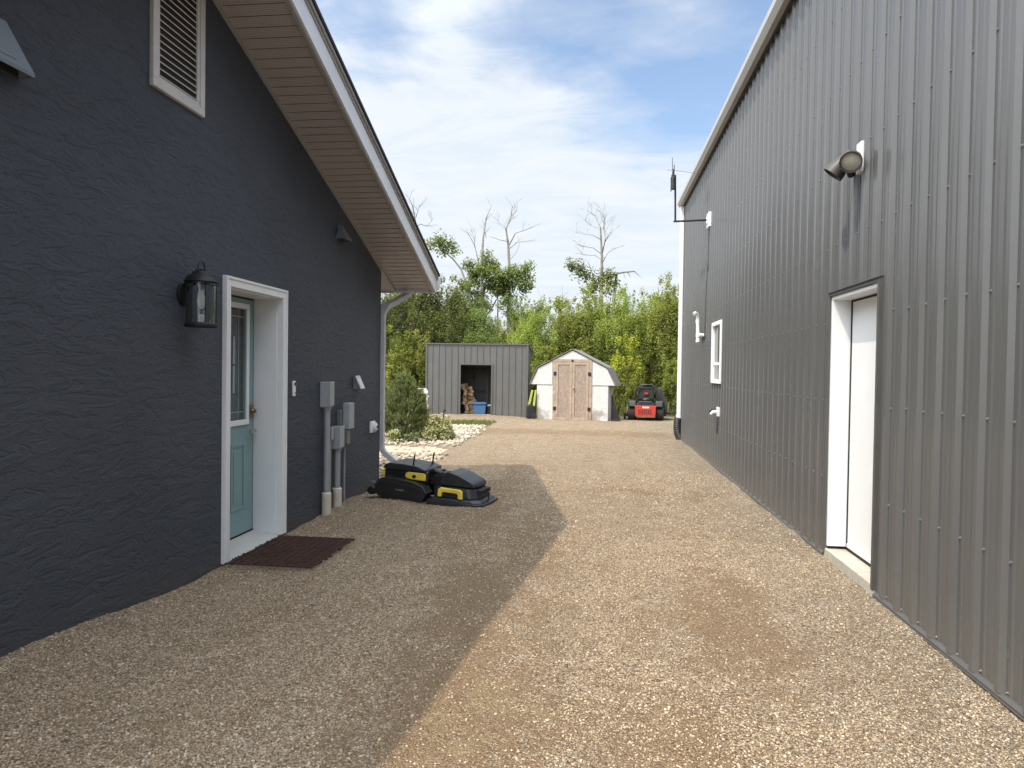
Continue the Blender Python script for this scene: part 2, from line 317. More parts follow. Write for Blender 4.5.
class MB:
    """collects shapes that belong to one part and links them as one mesh"""
    def __init__(s): s.v = []; s.f = []; s.mi = []; s.cur = 0
    def add(s, vs, fs):
        b = len(s.v); s.v += [tuple(v) for v in vs]
        for f in fs: s.f.append([b+i for i in f]); s.mi.append(s.cur)
        return s
    def box(s, x0, x1, y0, y1, z0, z1):
        return s.add([(x, y, z) for z in (z0, z1) for y in (y0, y1) for x in (x0, x1)],
                     [(0, 2, 3, 1), (4, 5, 7, 6), (0, 1, 5, 4), (2, 6, 7, 3), (0, 4, 6, 2), (1, 3, 7, 5)])
    def obox(s, c, half, rot=(0, 0, 0)):
        from mathutils import Euler
        m = Euler(rot).to_matrix(); c = Vector(c)
        vs = [c + m @ Vector((x*half[0], y*half[1], z*half[2])) for z in (-1, 1) for y in (-1, 1) for x in (-1, 1)]
        return s.add(vs, [(0, 2, 3, 1), (4, 5, 7, 6), (0, 1, 5, 4), (2, 6, 7, 3), (0, 4, 6, 2), (1, 3, 7, 5)])
    def prism(s, poly, ax, a, b):
        """poly: 2D points in the two axes left over, extruded along ax from a to b"""
        n = len(poly)
        def P(p, t): return {0: (t, p[0], p[1]), 1: (p[0], t, p[1]), 2: (p[0], p[1], t)}[ax]
        area = sum(poly[i][0]*poly[(i+1) % n][1]-poly[(i+1) % n][0]*poly[i][1] for i in range(n))
        flip = (area < 0) ^ (ax == 1) ^ (b < a)
        if flip: poly = poly[::-1]
        vs = [P(p, a) for p in poly]+[P(p, b) for p in poly]
        fs = [tuple(range(n))[::-1], tuple(range(n, 2*n))]+[(i, (i+1) % n, n+(i+1) % n, n+i) for i in range(n)]
        return s.add(vs, fs)
    def tube(s, pts, rad, n=10, cap=True):
        pts = [Vector(p) for p in pts]; rad = rad if isinstance(rad, (list, tuple)) else [rad]*len(pts)
        b = len(s.v); up = None; vs = []
        for i, p in enumerate(pts):
            d = (pts[min(i+1, len(pts)-1)]-pts[max(i-1, 0)]).normalized()
            if up is None: up = d.orthogonal().normalized()
            else:
                up = (up-d*up.dot(d)); up = up.normalized() if up.length > 1e-6 else d.orthogonal().normalized()
            w = d.cross(up)
            for k in range(n):
                a = 2*math.pi*k/n; vs.append(p+(up*math.cos(a)+w*math.sin(a))*rad[i])
        fs = []
        for i in range(len(pts)-1):
            for k in range(n):
                fs.append((i*n+k, i*n+(k+1) % n, (i+1)*n+(k+1) % n, (i+1)*n+k))
        if cap: fs += [tuple(range(n))[::-1], tuple(range((len(pts)-1)*n, len(pts)*n))]
        return s.add(vs, fs)
    def rtube(s, pts, hw, hd, n=None):
        """rectangular tube through points lying in a vertical plane; hd is half depth along x when plane is y-z etc."""
        pts = [Vector(p) for p in pts]; vs = []; fs = []
        side = Vector(n)
        for i, p in enumerate(pts):
            d = (pts[min(i+1, len(pts)-1)]-pts[max(i-1, 0)]).normalized()
            w = d.cross(side).normalized()
            for a, b2 in ((-1, -1), (1, -1), (1, 1), (-1, 1)): vs.append(p+side*hw*a+w*hd*b2)
        for i in range(len(pts)-1):
            for k in range(4): fs.append((i*4+k, i*4+(k+1) % 4, (i+1)*4+(k+1) % 4, (i+1)*4+k))
        fs += [(3, 2, 1, 0), tuple(range((len(pts)-1)*4, len(pts)*4))]
        return s.add(vs, fs)
    def lathe(s, prof, c=(0, 0, 0), axis=(0, 0, 1), n=20):
        c = Vector(c); ax = Vector(axis).normalized(); u = ax.orthogonal().normalized(); w = ax.cross(u)
        vs = []; fs = []
        for r, z in prof:
            for k in range(n):
                a = 2*math.pi*k/n; vs.append(c+ax*z+(u*math.cos(a)+w*math.sin(a))*r)
        for i in range(len(prof)-1):
            for k in range(n): fs.append((i*n+k, i*n+(k+1) % n, (i+1)*n+(k+1) % n, (i+1)*n+k))
        if prof[0][0] > 1e-4: fs.append(tuple(range(n))[::-1])
        if prof[-1][0] > 1e-4: fs.append(tuple(range((len(prof)-1)*n, len(prof)*n)))
        return s.add(vs, fs)
    def build(s, name, mats, parent=None, world=True, bevel=0., smooth=False, seg=2):
        me = bpy.data.meshes.new(name)
        off = rec(parent) if (parent and world) else Vector((0, 0, 0))
        me.from_pydata([tuple(Vector(v)-off) for v in s.v], [], s.f); 
        for m in (mats if isinstance(mats, list) else [mats]): me.materials.append(m)
        me.polygons.foreach_set('material_index', s.mi)
        bm = bmesh.new(); bm.from_mesh(me); bmesh.ops.recalc_face_normals(bm, faces=bm.faces); bm.to_mesh(me); bm.free()
        if smooth:
            me.polygons.foreach_set('use_smooth', [True]*len(me.polygons)); me.set_sharp_from_angle(angle=R(38))
        o = bpy.data.objects.new(name, me); COL.objects.link(o)
        if parent: o.parent = parent
        else: ORG[o.name] = Vector((0, 0, 0))
        if bevel:
            b = o.modifiers.new('edge', 'BEVEL'); b.width = bevel; b.segments = seg; b.limit_method = 'ANGLE'; b.angle_limit = R(40)
        return o

def npmesh(name, V, F, m, parent=None, tone=None, loc=None):
    me = bpy.data.meshes.new(name); F = np.asarray(F, dtype=np.int32); k = F.shape[1]
    me.vertices.add(len(V)); me.vertices.foreach_set('co', np.asarray(V, dtype=np.float32).ravel())
    me.loops.add(F.size); me.loops.foreach_set('vertex_index', F.ravel())
    me.polygons.add(len(F)); me.polygons.foreach_set('loop_start', np.arange(len(F), dtype=np.int32)*k)
    me.polygons.foreach_set('loop_total', np.full(len(F), k, dtype=np.int32))
    me.update(calc_edges=True); me.materials.append(m)
    if tone is not None:
        a = me.attributes.new('tone', 'FLOAT', 'FACE'); a.data.foreach_set('value', np.asarray(tone, dtype=np.float32))
    o = bpy.data.objects.new(name, me); COL.objects.link(o)
    if parent: o.parent = parent
    else: ORG[o.name] = Vector((0, 0, 0))
    return o

def copy_tree(o, loc=None, rz=None, scale=None, label=None):
    c = o.copy(); COL.objects.link(c)
    if loc is not None: c.location = loc
    if rz is not None: c.rotation_euler = (0, 0, rz)
    if scale is not None: c.scale = scale
    if label: c['label'] = label
    for ch in o.children:
        d = ch.copy(); COL.objects.link(d); d.parent = c
        for g in ch.children:
            e = g.copy(); COL.objects.link(e); e.parent = d
    return c

# ------------------------------------------------------------------ ground
def ss(a, b, x):
    t = np.clip((x-a)/(b-a), 0, 1); return t*t*(3-2*t)
def gz(x, y):
    x = np.asarray(x, dtype=float); y = np.asarray(y, dtype=float)
    z = -.08*ss(-1.2, -2.6, x)*ss(13, 10, y)
    z = z + .12*ss(-1.6, -2.9, x)*ss(4.9, 3.2, y)
    z = z - .05*ss(8.8, 10.5, y)*ss(15, 12.5, y)*ss(1.6, .4, x)
    z = z + .085*np.exp(-((x+2.4)/.55)**2-((y-7.85)/.55)**2)+.03*np.exp(-((x+1.3)/.3)**2-((y-7.35)/.16)**2)
    z = z + .06*ss(20.5, 22.2, y)*ss(-2.1, -3.6, x)
    z = z + .010*np.sin(x*2.3+y*.9)*np.sin(y*1.7-x*.6)+.006*np.sin(x*6.1-y*3.3)*np.sin(y*5.2+x*2.)+.004*np.sin(x*13+y*4)*np.sin(y*11-x*3)
    z = z*ss(60, 30, np.abs(y))
    z = z + .5*ss(27, 60, y)*0
    return z
def lines(bands):
    out = []
    for a, b, st in bands: out += list(np.arange(a, b-1e-6, st))
    return np.array(out+[bands[-1][1]])
xs = lines([(-600, -60, 60), (-60, -12, 4), (-12, -4, .4), (-4, 2.2, .06), (2.2, 12, .7), (12, 60, 6), (60, 600, 60)])
ys = lines([(-600, -40, 70), (-40, -2, 3), (-2, 1, .3), (1, 9, .06), (9, 26, .15), (26, 60, 2), (60, 900, 70)])
X, Y = np.meshgrid(xs, ys); Z = gz(X, Y)
V = np.stack([X.ravel(), Y.ravel(), Z.ravel()], 1)
nx, ny = len(xs), len(ys)
ii, jj = np.meshgrid(np.arange(nx-1), np.arange(ny-1)); b0 = (jj*nx+ii).ravel()
ground = npmesh('ground', V, np.stack([b0, b0+1, b0+nx+1, b0+nx], 1), M['gravel']); tag(ground, kind='structure')
ground.data.polygons.foreach_set('use_smooth', [True]*len(ground.data.polygons))

# loose stones lying on the gravel: far too many to count
ICO = bmesh.new(); bmesh.ops.create_icosphere(ICO, subdivisions=1, radius=1.)
IV = np.array([v.co[:] for v in ICO.verts]); IF = np.array([[v.index for v in f.verts] for f in ICO.faces]); ICO.free()
def stones(name, P, r, m, flat=.65, sink=.3, jag=.25):
    n = len(P)
    v = IV[None]*(1+rng.uniform(-jag, jag, (n, len(IV), 1)))
    sc3 = np.stack([rng.uniform(.7, 1.4, n), rng.uniform(.7, 1.2, n), rng.uniform(.45, .95, n)*flat/.65], 1)
    v = v*sc3[:, None]*np.asarray(r)[:, None, None]
    t = rng.uniform(-.5, .5, n); ct, st = np.cos(t)[:, None], np.sin(t)[:, None]
    yy = v[..., 1]*ct-v[..., 2]*st; zz = v[..., 1]*st+v[..., 2]*ct; v[..., 1] = yy; v[..., 2] = zz
    a = rng.uniform(0, 6.28, n); ca, sa = np.cos(a)[:, None], np.sin(a)[:, None]
    xx = v[..., 0]*ca-v[..., 1]*sa; yy = v[..., 0]*sa+v[..., 1]*ca; v[..., 0] = xx; v[..., 1] = yy
    v = v+P[:, None]; v[..., 2] += (np.asarray(r)*(1-sink)*.5)[:, None]
    F = (IF[None]+(np.arange(n)*len(IV))[:, None, None]).reshape(-1, 3)
    tone = np.repeat(rng.beta(2, 2, n), len(IF))
    return npmesh(name, v.reshape(-1, 3), F, m, tone=tone)
def scatter(n, x0, x1, y0, y1):
    return rng.uniform(x0, x1, n), rng.uniform(y0, y1, n)
px_, py_, pr_ = [], [], []
for n, y0, y1, ra, rb in ((52000, 1.6, 3.6, .0022, .0068), (38000, 3.6, 6.5, .0025, .0072), (10000, 6.5, 11, .005, .010)):
    x, y = scatter(n, -2.9, 1.87, y0, y1)
    u = np.sin(x*1.7+y*.6)*np.sin(y*1.1-x*2.1)+.5*np.sin(x*5+y*3.1)
    thin = ((np.abs(x+.62) < .5) & (y < 5.5)) | (np.hypot((x-.78)/.5, (y-4.3)/1.2) < 1) | (np.hypot((x+.2)/.7, (y-2.3)/.6) < 1)
    keep = (rng.uniform(0, 1, n) < (.75+.25*u)*np.where(thin, .42, 1)) & ~((x < -2.08) & (y > 5.1) & (y < 6.2) & (rng.uniform(0, 1, len(x)) < .8))
    x, y = x[keep], y[keep]; px_.append(x); py_.append(y); pr_.append(rng.uniform(0, 1, len(x))**2.2*(rb-ra)+ra)
x, y, r = map(np.concatenate, (px_, py_, pr_))
tag(stones('gravel_stones', np.stack([x, y, gz(x, y)], 1), r, M['pebble']), 'loose tan crushed stones lying over the gravel yard', 'gravel', kind='stuff')

# bed of pale river stones beyond the house corner, with a flat sandy strip through it
bx0, bx1 = -7.5, -2.62
def edge(y): return -2.62-.05*np.sin(y*2.)-.35*ss(16.5, 19.5, y)-.06*np.sin(y*5.3)
x, y = scatter(8200, bx0, bx1, 10.1, 18.6)
k = (x < edge(y)-rng.uniform(0, .25, len(y))) & ~((y > 12.55) & (y < 13.75) & (x > -5.6) & (rng.uniform(0, 1, len(x)) < .93))
x, y = x[k], y[k]; r = rng.uniform(.018, .052, len(x))
tag(stones('river_stones', np.stack([x, y, gz(x, y)], 1), r, M['river'], .6, .4, .14), 'pale rounded river stones bedding the shrubs beyond the dark house corner', 'stones', kind='stuff')
mb = MB(); mb.box(-5.6, -2.78, 12.62, 13.68, -.2, -.030)
tag(mb.build('path', M['slab'], bevel=.01), kind='structure')

# grass: ragged strip in front of the grey shed and the long grass under the trees
def blades(name, P, h, lean, w, label):
    n = len(P); a = rng.uniform(0, 6.28, n); d = np.stack([np.cos(a), np.sin(a), 0*a], 1); s = np.stack([-np.sin(a), np.cos(a), 0*a], 1)
    h = h[:, None]; ln = (rng.uniform(.1, lean, n))[:, None]
    up = np.array([0, 0, 1.])
    a0 = P-s*w; a1 = P+s*w; m0 = P+up*h*.6+d*ln*h*.35-s*w*.8; m1 = P+up*h*.6+d*ln*h*.35+s*w*.8; t0 = P+up*h+d*ln*h-s*w*.15; t1 = P+up*h+d*ln*h+s*w*.15
    V = np.stack([a0, a1, m1, m0, t1, t0], 1).reshape(-1, 3); b = np.arange(n)*6
    F = np.concatenate([np.stack([b, b+1, b+2, b+3], 1), np.stack([b+3, b+2, b+4, b+5], 1)])
    t = rng.beta(2, 2, n)
    return tag(npmesh(name, V, F, M['grass'], tone=np.concatenate([t, t])), label, 'grass', kind='stuff')
x, y = scatter(9000, -4.9, -2.75, 18.4, 20.0); k = rng.uniform(0, 1, len(x)) < np.exp(-((y-19.2-.12*(x+4))/.55)**2)*ss(-2.7, -3.2, x)
x, y = x[k], y[k]; blades('short_grass', np.stack([x, y, gz(x, y)], 1), rng.uniform(.03, .10, len(x)), .8, .008, 'thin strip of short green grass in front of the grey metal shed')
x, y = scatter(26000, -12, 9, 23.6, 28.5); k = (rng.uniform(0, 1, len(x)) < ss(23.7, 25.5, y+.4*np.sin(x*2.1))) & ~((x > -5.6) & (x < -2) & (y < 25)) & ~((x > 1.9) & (x < 4) & (y > 25.2) & (y < 28))
x, y = x[k], y[k]; blades('tall_grass', np.stack([x, y, gz(x, y)], 1), rng.uniform(.15, .65, len(x)), .7, .013, 'long unmown grass along the foot of the trees')

# ------------------------------------------------------------------ the dark stucco house
W = -2.9; RY = 4.62; CY = 9.29; NY = 2*RY-CY; SL = .338; EY = 9.93; XO = -2.3; XB = -13.
def zs(y): return 4.409-SL*abs(y-RY)           # underside of the sloping soffit
house = empty('house', (-7.9, RY, 0), 'dark charcoal stucco house with a teal door and white-trimmed gable roof', 'house')
D0, D1, DT, DB = 5.29, 6.26, 2.14, -.055
mb = MB(); up = .03
mb.prism([(NY, -.4), (D0, -.4), (D0, zs(D0)+up), (RY, zs(RY)+up), (NY, zs(NY)+up)], 0, W-.27, W)
mb.prism([(D1, -.4), (CY, -.4), (CY, zs(CY)+up), (D1, zs(D1)+up)], 0, W-.27, W)
mb.prism([(D0, DT), (D1, DT), (D1, zs(D1)+up), (D0, zs(D0)+up)], 0, W-.27, W)
mb.box(XB, W-.27, CY-.25, CY, -.4, zs(CY)); mb.box(XB, W-.27, NY, NY+.25, -.4, zs(NY))
mb.prism([(NY, -.4), (CY, -.4), (CY, zs(CY)), (RY, zs(RY)), (NY, zs(NY))], 0, XB, XB+.25)
wall = mb.build('wall', M['stucco'], house)
# roof: shingled slab over both slopes
mb = MB()
FY = EY+.04
for s in (1, -1):
    yy = lambda d: RY+s*d
    d1 = FY-RY+.03
    mb.prism([(yy(0), 4.409+.228), (yy(d1), 4.409-SL*d1+.228), (yy(d1), 4.409-SL*d1+.262), (yy(0), 4.409+.262)], 0, XB-.6, XO+.045)
roof = mb.build('roof', M['shingle'], house)
mb = MB()
for s in (1, -1):
    yy = lambda d: RY+s*d
    d1 = FY-RY
    mb.prism([(yy(0), 4.409-.02), (yy(d1), 4.409-SL*d1-.02), (yy(d1), 4.409-SL*d1+.168), (yy(0), 4.409+.168)], 0, XO-.02, XO+.004)
    mb.box(XB-.5, XO-.021, *sorted((yy(d1-.022), yy(d1))), 4.409-SL*d1-.02, 4.409-SL*d1+.168)
mb.build('fascia', M['alu'], roof, bevel=.003)
mb = MB()
for s in (1, -1):
    yy = lambda d: RY+s*d
    d1 = FY-RY
    mb.prism([(yy(0), 4.409+.166), (yy(d1), 4.409-SL*d1+.166), (yy(d1), 4.409-SL*d1+.196), (yy(0), 4.409+.196)], 0, XO-.03, XO+.016)
    mb.prism([(yy(0), 4.409+.196), (yy(d1), 4.409-SL*d1+.196), (yy(d1), 4.409-SL*d1+.23), (yy(0), 4.409+.23)], 0, XO-.03, XO+.032)
mb.build('drip_edge', M['drip'], roof, bevel=.003)
mb = MB()                                     # soffit laid in narrow stepped courses
d = 0.; st = .105
for s in (1, -1):
    for i in range(int((EY-RY)/st)+1):
        a, b = i*st, min((i+1)*st, EY-RY)
        if b <= a+.02: continue
        x1 = XO-.022
        z0, z1 = 4.409-SL*a, 4.409-SL*b
        mb.prism([(RY+s*a, z0+.001), (RY+s*b, z1+.0045), (RY+s*b, z1+.016), (RY+s*a, z0+.0)], 0, W+.002, x1)
        if a >= CY-RY-.1:
            mb.prism([(RY+s*max(a, CY-RY+.002), z0+.004-SL*max(0, CY-RY+.002-a)), (RY+s*b, z1-.007), (RY+s*b, z1+.012), (RY+s*max(a, CY-RY+.002), z0+.016)], 0, XB, W)
mb.build('soffit', M['soffit'], roof)
mb = MB()
for s in (1, -1):
    d1 = EY-RY-.02
    mb.prism([(RY, 4.409+.024), (RY+s*d1, 4.409-SL*d1+.024), (RY+s*d1, 4.409-SL*d1+.034), (RY, 4.409+.034)], 0, W+.002, XO-.023)
mb.build('soffit_backing', M['black'], roof)
mb = MB()
for s in (1, -1):
    d1 = EY-RY
    for xa, xb in ((W+.001, W+.022), (XO-.045, XO-.021)): mb.prism([(RY, 4.409-.034), (RY+s*d1, 4.409-SL*d1-.034), (RY+s*d1, 4.409-SL*d1-.0), (RY, 4.409-.0)], 0, xa, xb)
mb.build('soffit_channel', M['drip'], roof)
# gutter along the far eave, its end cap showing past the fascia
mb = MB(); gy = FY+.002; gz0 = 4.409-SL*(FY-RY)
mb.prism([(gy, gz0+.20), (gy, gz0+.045), (gy+.075, gz0+.045), (gy+.12, gz0+.13), (gy+.12, gz0+.205), (gy+.108, gz0+.205), (gy+.108, gz0+.135), (gy+.07, gz0+.06), (gy+.012, gz0+.06), (gy+.012, gz0+.20)], 0, XB-.5, XO+.03)
mb.prism([(gy, gz0+.20), (gy, gz0+.045), (gy+.075, gz0+.045), (gy+.12, gz0+.13), (gy+.12, gz0+.205)], 0, XO+.03, XO+.034)
mb.build('gutter', M['alu'], house)
mb = MB(); sd = (1, 0, 0)
dx = -2.885
mb.rtube([(dx+.16, gy+.05, gz0+.05), (dx+.16, gy+.05, gz0-.03), (dx+.11, gy-.10, gz0-.10), (dx+.01, CY+.16, gz0-.26), (dx-.02, CY+.06, gz0-.38), (dx-.02, CY+.05, .50), (dx-.015, CY+.055, .42)], .052, .036, sd)
mb.rtube([(dx-.015, CY+.055, .44), (dx+.03, CY+.06, .36), (dx+.32, CY+.02, .14), (dx+.62, CY-.02, .0)], .04, .035, (0, 1, 0))
dn = mb.build('downspout', M['downpipe'], house, bevel=.008)
for z in (2.0, .9): mb = MB(); mb.box(dx-.068, dx+.028, CY+.004, CY+.091, z, z+.025); mb.build('strap', M['downpipe'], dn)
# gable vent
mb = MB(); VY0, VY1, VZ0, VZ1 = 4.31, 4.92, 3.31, 4.36
fw = .055
for (a, b, c, e) in ((VY0, VY1, VZ0, VZ0+fw), (VY0, VY1, VZ1-fw, VZ1), (VY0, VY0+fw, VZ0+fw, VZ1-fw), (VY1-fw, VY1, VZ0+fw, VZ1-fw)):
    mb.box(W-.02, W+.028, a, b, c, e)
for (a, b, c, e) in ((VY0+fw, VY1-fw, VZ0+fw, VZ0+fw+.03), (VY0+fw, VY0+fw+.03, VZ0+fw+.03, VZ1-fw), (VY1-fw-.03, VY1-fw, VZ0+fw+.03, VZ1-fw)):
    mb.box(W-.02, W+.018, a, b, c, e)
vent = mb.build('gable_vent', M['louvre'], house, bevel=.005)
mb = MB(); nl = 20; h = (VZ1-VZ0-2*fw-.03)/nl
for i in range(nl):
    z = VZ0+fw+.03+i*h
    mb.prism([(W+.016, z+.002), (W+.022, z+.006), (W-.004, z+h*.62), (W-.010, z+h*.58)], 1, VY0+fw+.03, VY1-fw-.03)
mb.build('slats', M['louvre'], vent)
mb = MB(); mb.box(W+.001, W+.004, VY0+fw, VY1-fw, VZ0+fw, VZ1-fw); mb.build('backing', M['black'], vent)
# teal door set back in a white cased opening
fr = MB(); cw = .066
fr.box(W-.03, W+.03, D0-cw, D0+.014, DB, DT+cw); fr.box(W-.03, W+.03, D1-.014, D1+cw, DB, DT+cw); fr.box(W-.03, W+.03, D0+.014, D1-.014, DT-.014, DT+cw)
fr.box(W+.03, W+.038, D0-cw, D0-cw+.022, DB, DT+cw); fr.box(W+.03, W+.038, D1+cw-.022, D1+cw, DB, DT+cw); fr.box(W+.03, W+.038, D0-cw+.022, D1+cw-.022, DT+cw-.022, DT+cw)
fr.box(W-.30, W-.03, D0-.003, D0+.022, DB, DT); fr.box(W-.30, W-.03, D1-.022, D1+.003, DB, DT); fr.box(W-.30, W-.03, D0+.022, D1-.022, DT-.022, DT+.002)
frame = fr.build('door_frame', M['white'], house, bevel=.004)
mb = MB(); mb.prism([(W-.30, DB-.05), (W+.015, DB-.05), (W+.035, DB-.02), (W+.03, DB), (W-.25, DB+.035), (W-.30, DB+.035)], 1, D0+.023, D1-.023); mb.build('threshold', M['sill'], frame, bevel=.003)
mb = MB(); xd = W-.25
mb.box(xd-.012, xd-.004, D1-.034, D1-.0225, DB+.04, DT-.023); mb.box(xd-.012, xd-.004, D0+.0225, D1-.035, DT-.036, DT-.0235); mb.box(xd-.012, xd-.0, D0+.0225, D1-.023, DB+.036, DB+.05)
mb.build('weather_seal', M['black'], frame)
mb = MB(); dy0, dy1, dz0, dz1 = D0+.026, D1-.036, DB+.052, DT-.038
GY0, GY1, GZ0, GZ1 = 5.47, 6.075, 1.02, 2.01
mb.box(xd-.045, xd, dy0, dy1, dz0, GZ0); mb.box(xd-.045, xd, dy0, dy1, GZ1, dz1); mb.box(xd-.045, xd, dy0, GY0, GZ0, GZ1); mb.box(xd-.045, xd, GY1, dy1, GZ0, GZ1)
cm = (dy0+dy1)/2
for (a, b) in ((cm-.29, cm-.05), (cm+.05, cm+.29)):
    for (p, q, r2, s2) in ((a, b, .22, .245), (a, b, .785, .81), (a, a+.022, .245, .785), (b-.022, b, .245, .785)):
        mb.box(xd, xd+.009, p, q, r2, s2)
    mb.box(xd, xd+.005, a+.05, b-.05, .285, .745)
door = mb.build('door', M['teal'], house, bevel=.004)
mb = MB(); t = .048
for (a, b, c, e) in ((GY0-t, GY1+t, GZ0-t, GZ0), (GY0-t, GY1+t, GZ1, GZ1+t), (GY0-t, GY0, GZ0, GZ1), (GY1, GY1+t, GZ0, GZ1)): mb.box(xd-.001, xd+.017, a, b, c, e)
mb.build('pane_frame', M['vinyl'], door, bevel=.005)
mb = MB(); mb.box(xd-.03, xd-.022, GY0, GY1, GZ0, GZ1); mb.build('glass_pane', M['leadglass'], door)
mb = MB(); xc = xd-.0215
for yv in (5.62, 5.80, 5.985): mb.box(xc, xc+.003, yv-.004, yv+.004, GZ0, GZ1)
for zv in (1.09, 1.94): mb.box(xc, xc+.0025, GY0, GY1, zv-.004, zv+.004)
for yv in (5.72, 5.775, 5.83, 5.90):
    mb.box(xc, xc+.006, yv-.0165, yv+.0165, 1.26, 1.50); mb.box(xc, xc+.006, yv-.0165, yv+.0165, 1.515, 1.76)
mb.build('came_pattern', M['came'], door)
mb = MB(); hy = 6.185
mb.lathe([(.03, 0), (.03, .008), (.012, .012), (.011, .05), (0, .052)], (xd, hy, .91), (1, 0, 0), 16)
mb.tube([(xd+.048, hy, .91), (xd+.055, hy-.03, .912), (xd+.052, hy-.075, .908), (xd+.048, hy-.115, .905)], [.011, .0105, .009, .007], 10)
mb.build('handle', M['nickel'], door, smooth=True)
mb = MB(); mb.box(xd, xd+.012, hy-.032, hy+.032, 1.03, 1.15); mb.lathe([(.024, 0), (.024, .012), (.02, .02), (0, .022)], (xd+.012, hy, 1.09), (1, 0, 0), 16); mb.obox((xd+.04, hy, 1.09), (.012, .006, .018))
mb.build('deadbolt', M['brass'], door, bevel=.003)

# rusty grate mat outside the door
gm = empty('door_grate', (-2.49, 5.66, -.05), 'rusty brown steel grid mat lying on gravel below the teal door', 'mat')
mb = MB(); x0, x1, y0, y1 = -2.845, -2.13, 5.19, 6.12
n = 22
for i in range(n+1): yv = y0+(y1-y0)*i/n; mb.box(x0+random.uniform(-.012, .012), x1+random.uniform(-.02, .02), yv-.0035, yv+.0035, -.042, -.030)
mb.build('bearing_bars', M['grate'], gm)
mb = MB()
for i in range(12): xv = x0+.02+(x1-x0-.04)*i/11; mb.box(xv-.0025, xv+.0025, y0-.01, y1+.01, -.040, -.0285)
mb.build('cross_rods', M['grate'], gm)

# ------------------------------------------------------------------ things fixed to the stucco wall
lan = empty('wall_lantern', (W, 4.72, 1.77), 'black carriage lantern with clear glass beside the teal door', 'lantern')
lx, ly = -2.765, 4.70
mb = MB(); mb.lathe([(.085, 0), (.085, .012), (.07, .024), (.03, .03)], (W, ly, 2.0), (1, 0, 0), 24)
mb.tube([(W+.02, ly, 2.02), (W+.06, ly, 2.06), (W+.10, ly, 2.09)], .012, 8); mb.build('back_plate', M['iron'], lan, smooth=True)
mb = MB(); mb.lathe([(.112, 2.078), (.116, 2.085), (.108, 2.10), (.092, 2.125), (.066, 2.14), (.058, 2.155), (.03, 2.16), (.03, 2.172), (.012, 2.176)], (lx, ly, 0), n=28)
for s in (-1, 1): mb.tube([(lx, ly+.045*s, 2.15), (lx, ly+.04*s, 2.20)], .005, 6)
mb.tube([(lx, ly-.04, 2.198), (lx, ly-.02, 2.222), (lx, ly+.02, 2.222), (lx, ly+.04, 2.198)], .005, 6)
mb.tube([(lx, ly-.075, 2.165), (lx, ly+.075, 2.165)], .006, 6)
mb.build('cap', M['iron'], lan, smooth=True)
mb = MB(); mb.lathe([(.105, 1.768), (.112, 1.775), (.112, 1.788), (.1, 1.80), (.04, 1.803), (0, 1.803)], (lx, ly, 0), n=28)
for k in range(4):
    a = R(45+90*k); mb.tube([(lx+.1*math.cos(a), ly+.1*math.sin(a), 1.79), (lx+.1*math.cos(a), ly+.1*math.sin(a), 2.085)], .0035, 6)
mb.tube([(lx+.1, ly-.02, 2.06), (lx+.128, ly, 2.06), (lx+.1, ly+.02, 2.06)], .005, 6)
mb.build('base_ring', M['iron'], lan, smooth=True)
mb = MB(); mb.lathe([(.094, 1.80), (.0945, 2.08), (.0925, 2.08), (.092, 1.80)], (lx, ly, 0), n=32); mb.build('glass_cylinder', M['clear'], lan, smooth=True)
mb = MB(); mb.lathe([(0, 1.895), (.012, 1.897), (.024, 1.92), (.03, 1.95), (.024, 1.98), (.016, 2.0), (.015, 2.03)], (lx, ly, 0), n=16)
mb.lathe([(.02, 1.803), (.02, 1.85), (.012, 1.86)], (lx, ly, 0), n=14); mb.build('bulb', M['bulb'], lan, smooth=True)

def hood(name, y0, y1, z0, z1, dep, tap, label, cat, m, group=None):
    o = empty(name, (W, (y0+y1)/2, z0), label, cat, group)
    mb = MB(); lip = .018                     # sloping hood with tapered ends, open underneath
    a = [(W, y0, z0), (W+dep, y0, z0), (W+dep, y0, z0+lip), (W+.018, y0+tap, z1), (W, y0+tap, z1)]
    b = [(W, y1, z0), (W+dep, y1, z0), (W+dep, y1, z0+lip), (W+.018, y1-tap, z1), (W, y1-tap, z1)]
    mb.add(a+b, [(0, 1, 2, 3, 4), (9, 8, 7, 6, 5), (1, 6, 7, 2), (2, 7, 8, 3), (3, 8, 9, 4)])
    sh_ = mb.build('shell', m, o); so_ = sh_.modifiers.new('wall', 'SOLIDIFY'); so_.thickness = .005; so_.offset = -1
    mb = MB(); mb.box(W+.002, W+.010, y0+.02, y1-.02, z0+.004, z0+(z1-z0)*.6); mb.build('flap', M['black'], o)
    return o
h1 = hood('exhaust_hood', 2.94, 3.27, 2.925, 3.16, .085, .10, 'large slate blue exhaust hood high on the stucco wall at the left picture edge', 'vent hood', M['hood'])
mb = MB(); mb.obox((W+.0775, 3.12, 2.975), (.001, .045, .003), (0, -.30, 0)); mb.build('embossed_mark', M['letter'], h1)
hood('exhaust_hood', 7.62, 7.84, 2.93, 3.10, .11, .05, 'small dark exhaust hood under the sloping soffit, far along the stucco wall', 'vent hood', M['boxblack'])

db = empty('doorbell', (W, 6.52, 1.29), 'white video doorbell with black eye on the wall right of the teal door', 'doorbell')
mb = MB(); mb.box(W, W+.024, 6.495, 6.545, 1.215, 1.365); mb.build('body', M['vinyl'], db, bevel=.011, seg=3)
mb = MB(); mb.lathe([(.018, 0), (.018, .004), (0, .006)], (W+.024, 6.52, 1.335), (1, 0, 0), 16); mb.build('camera_eye', M['darkglass'], db)
mb = MB(); mb.lathe([(.013, 0), (.012, .003), (0, .003)], (W+.024, 6.52, 1.25), (1, 0, 0), 16); mb.build('button', M['boxgrey'], db)

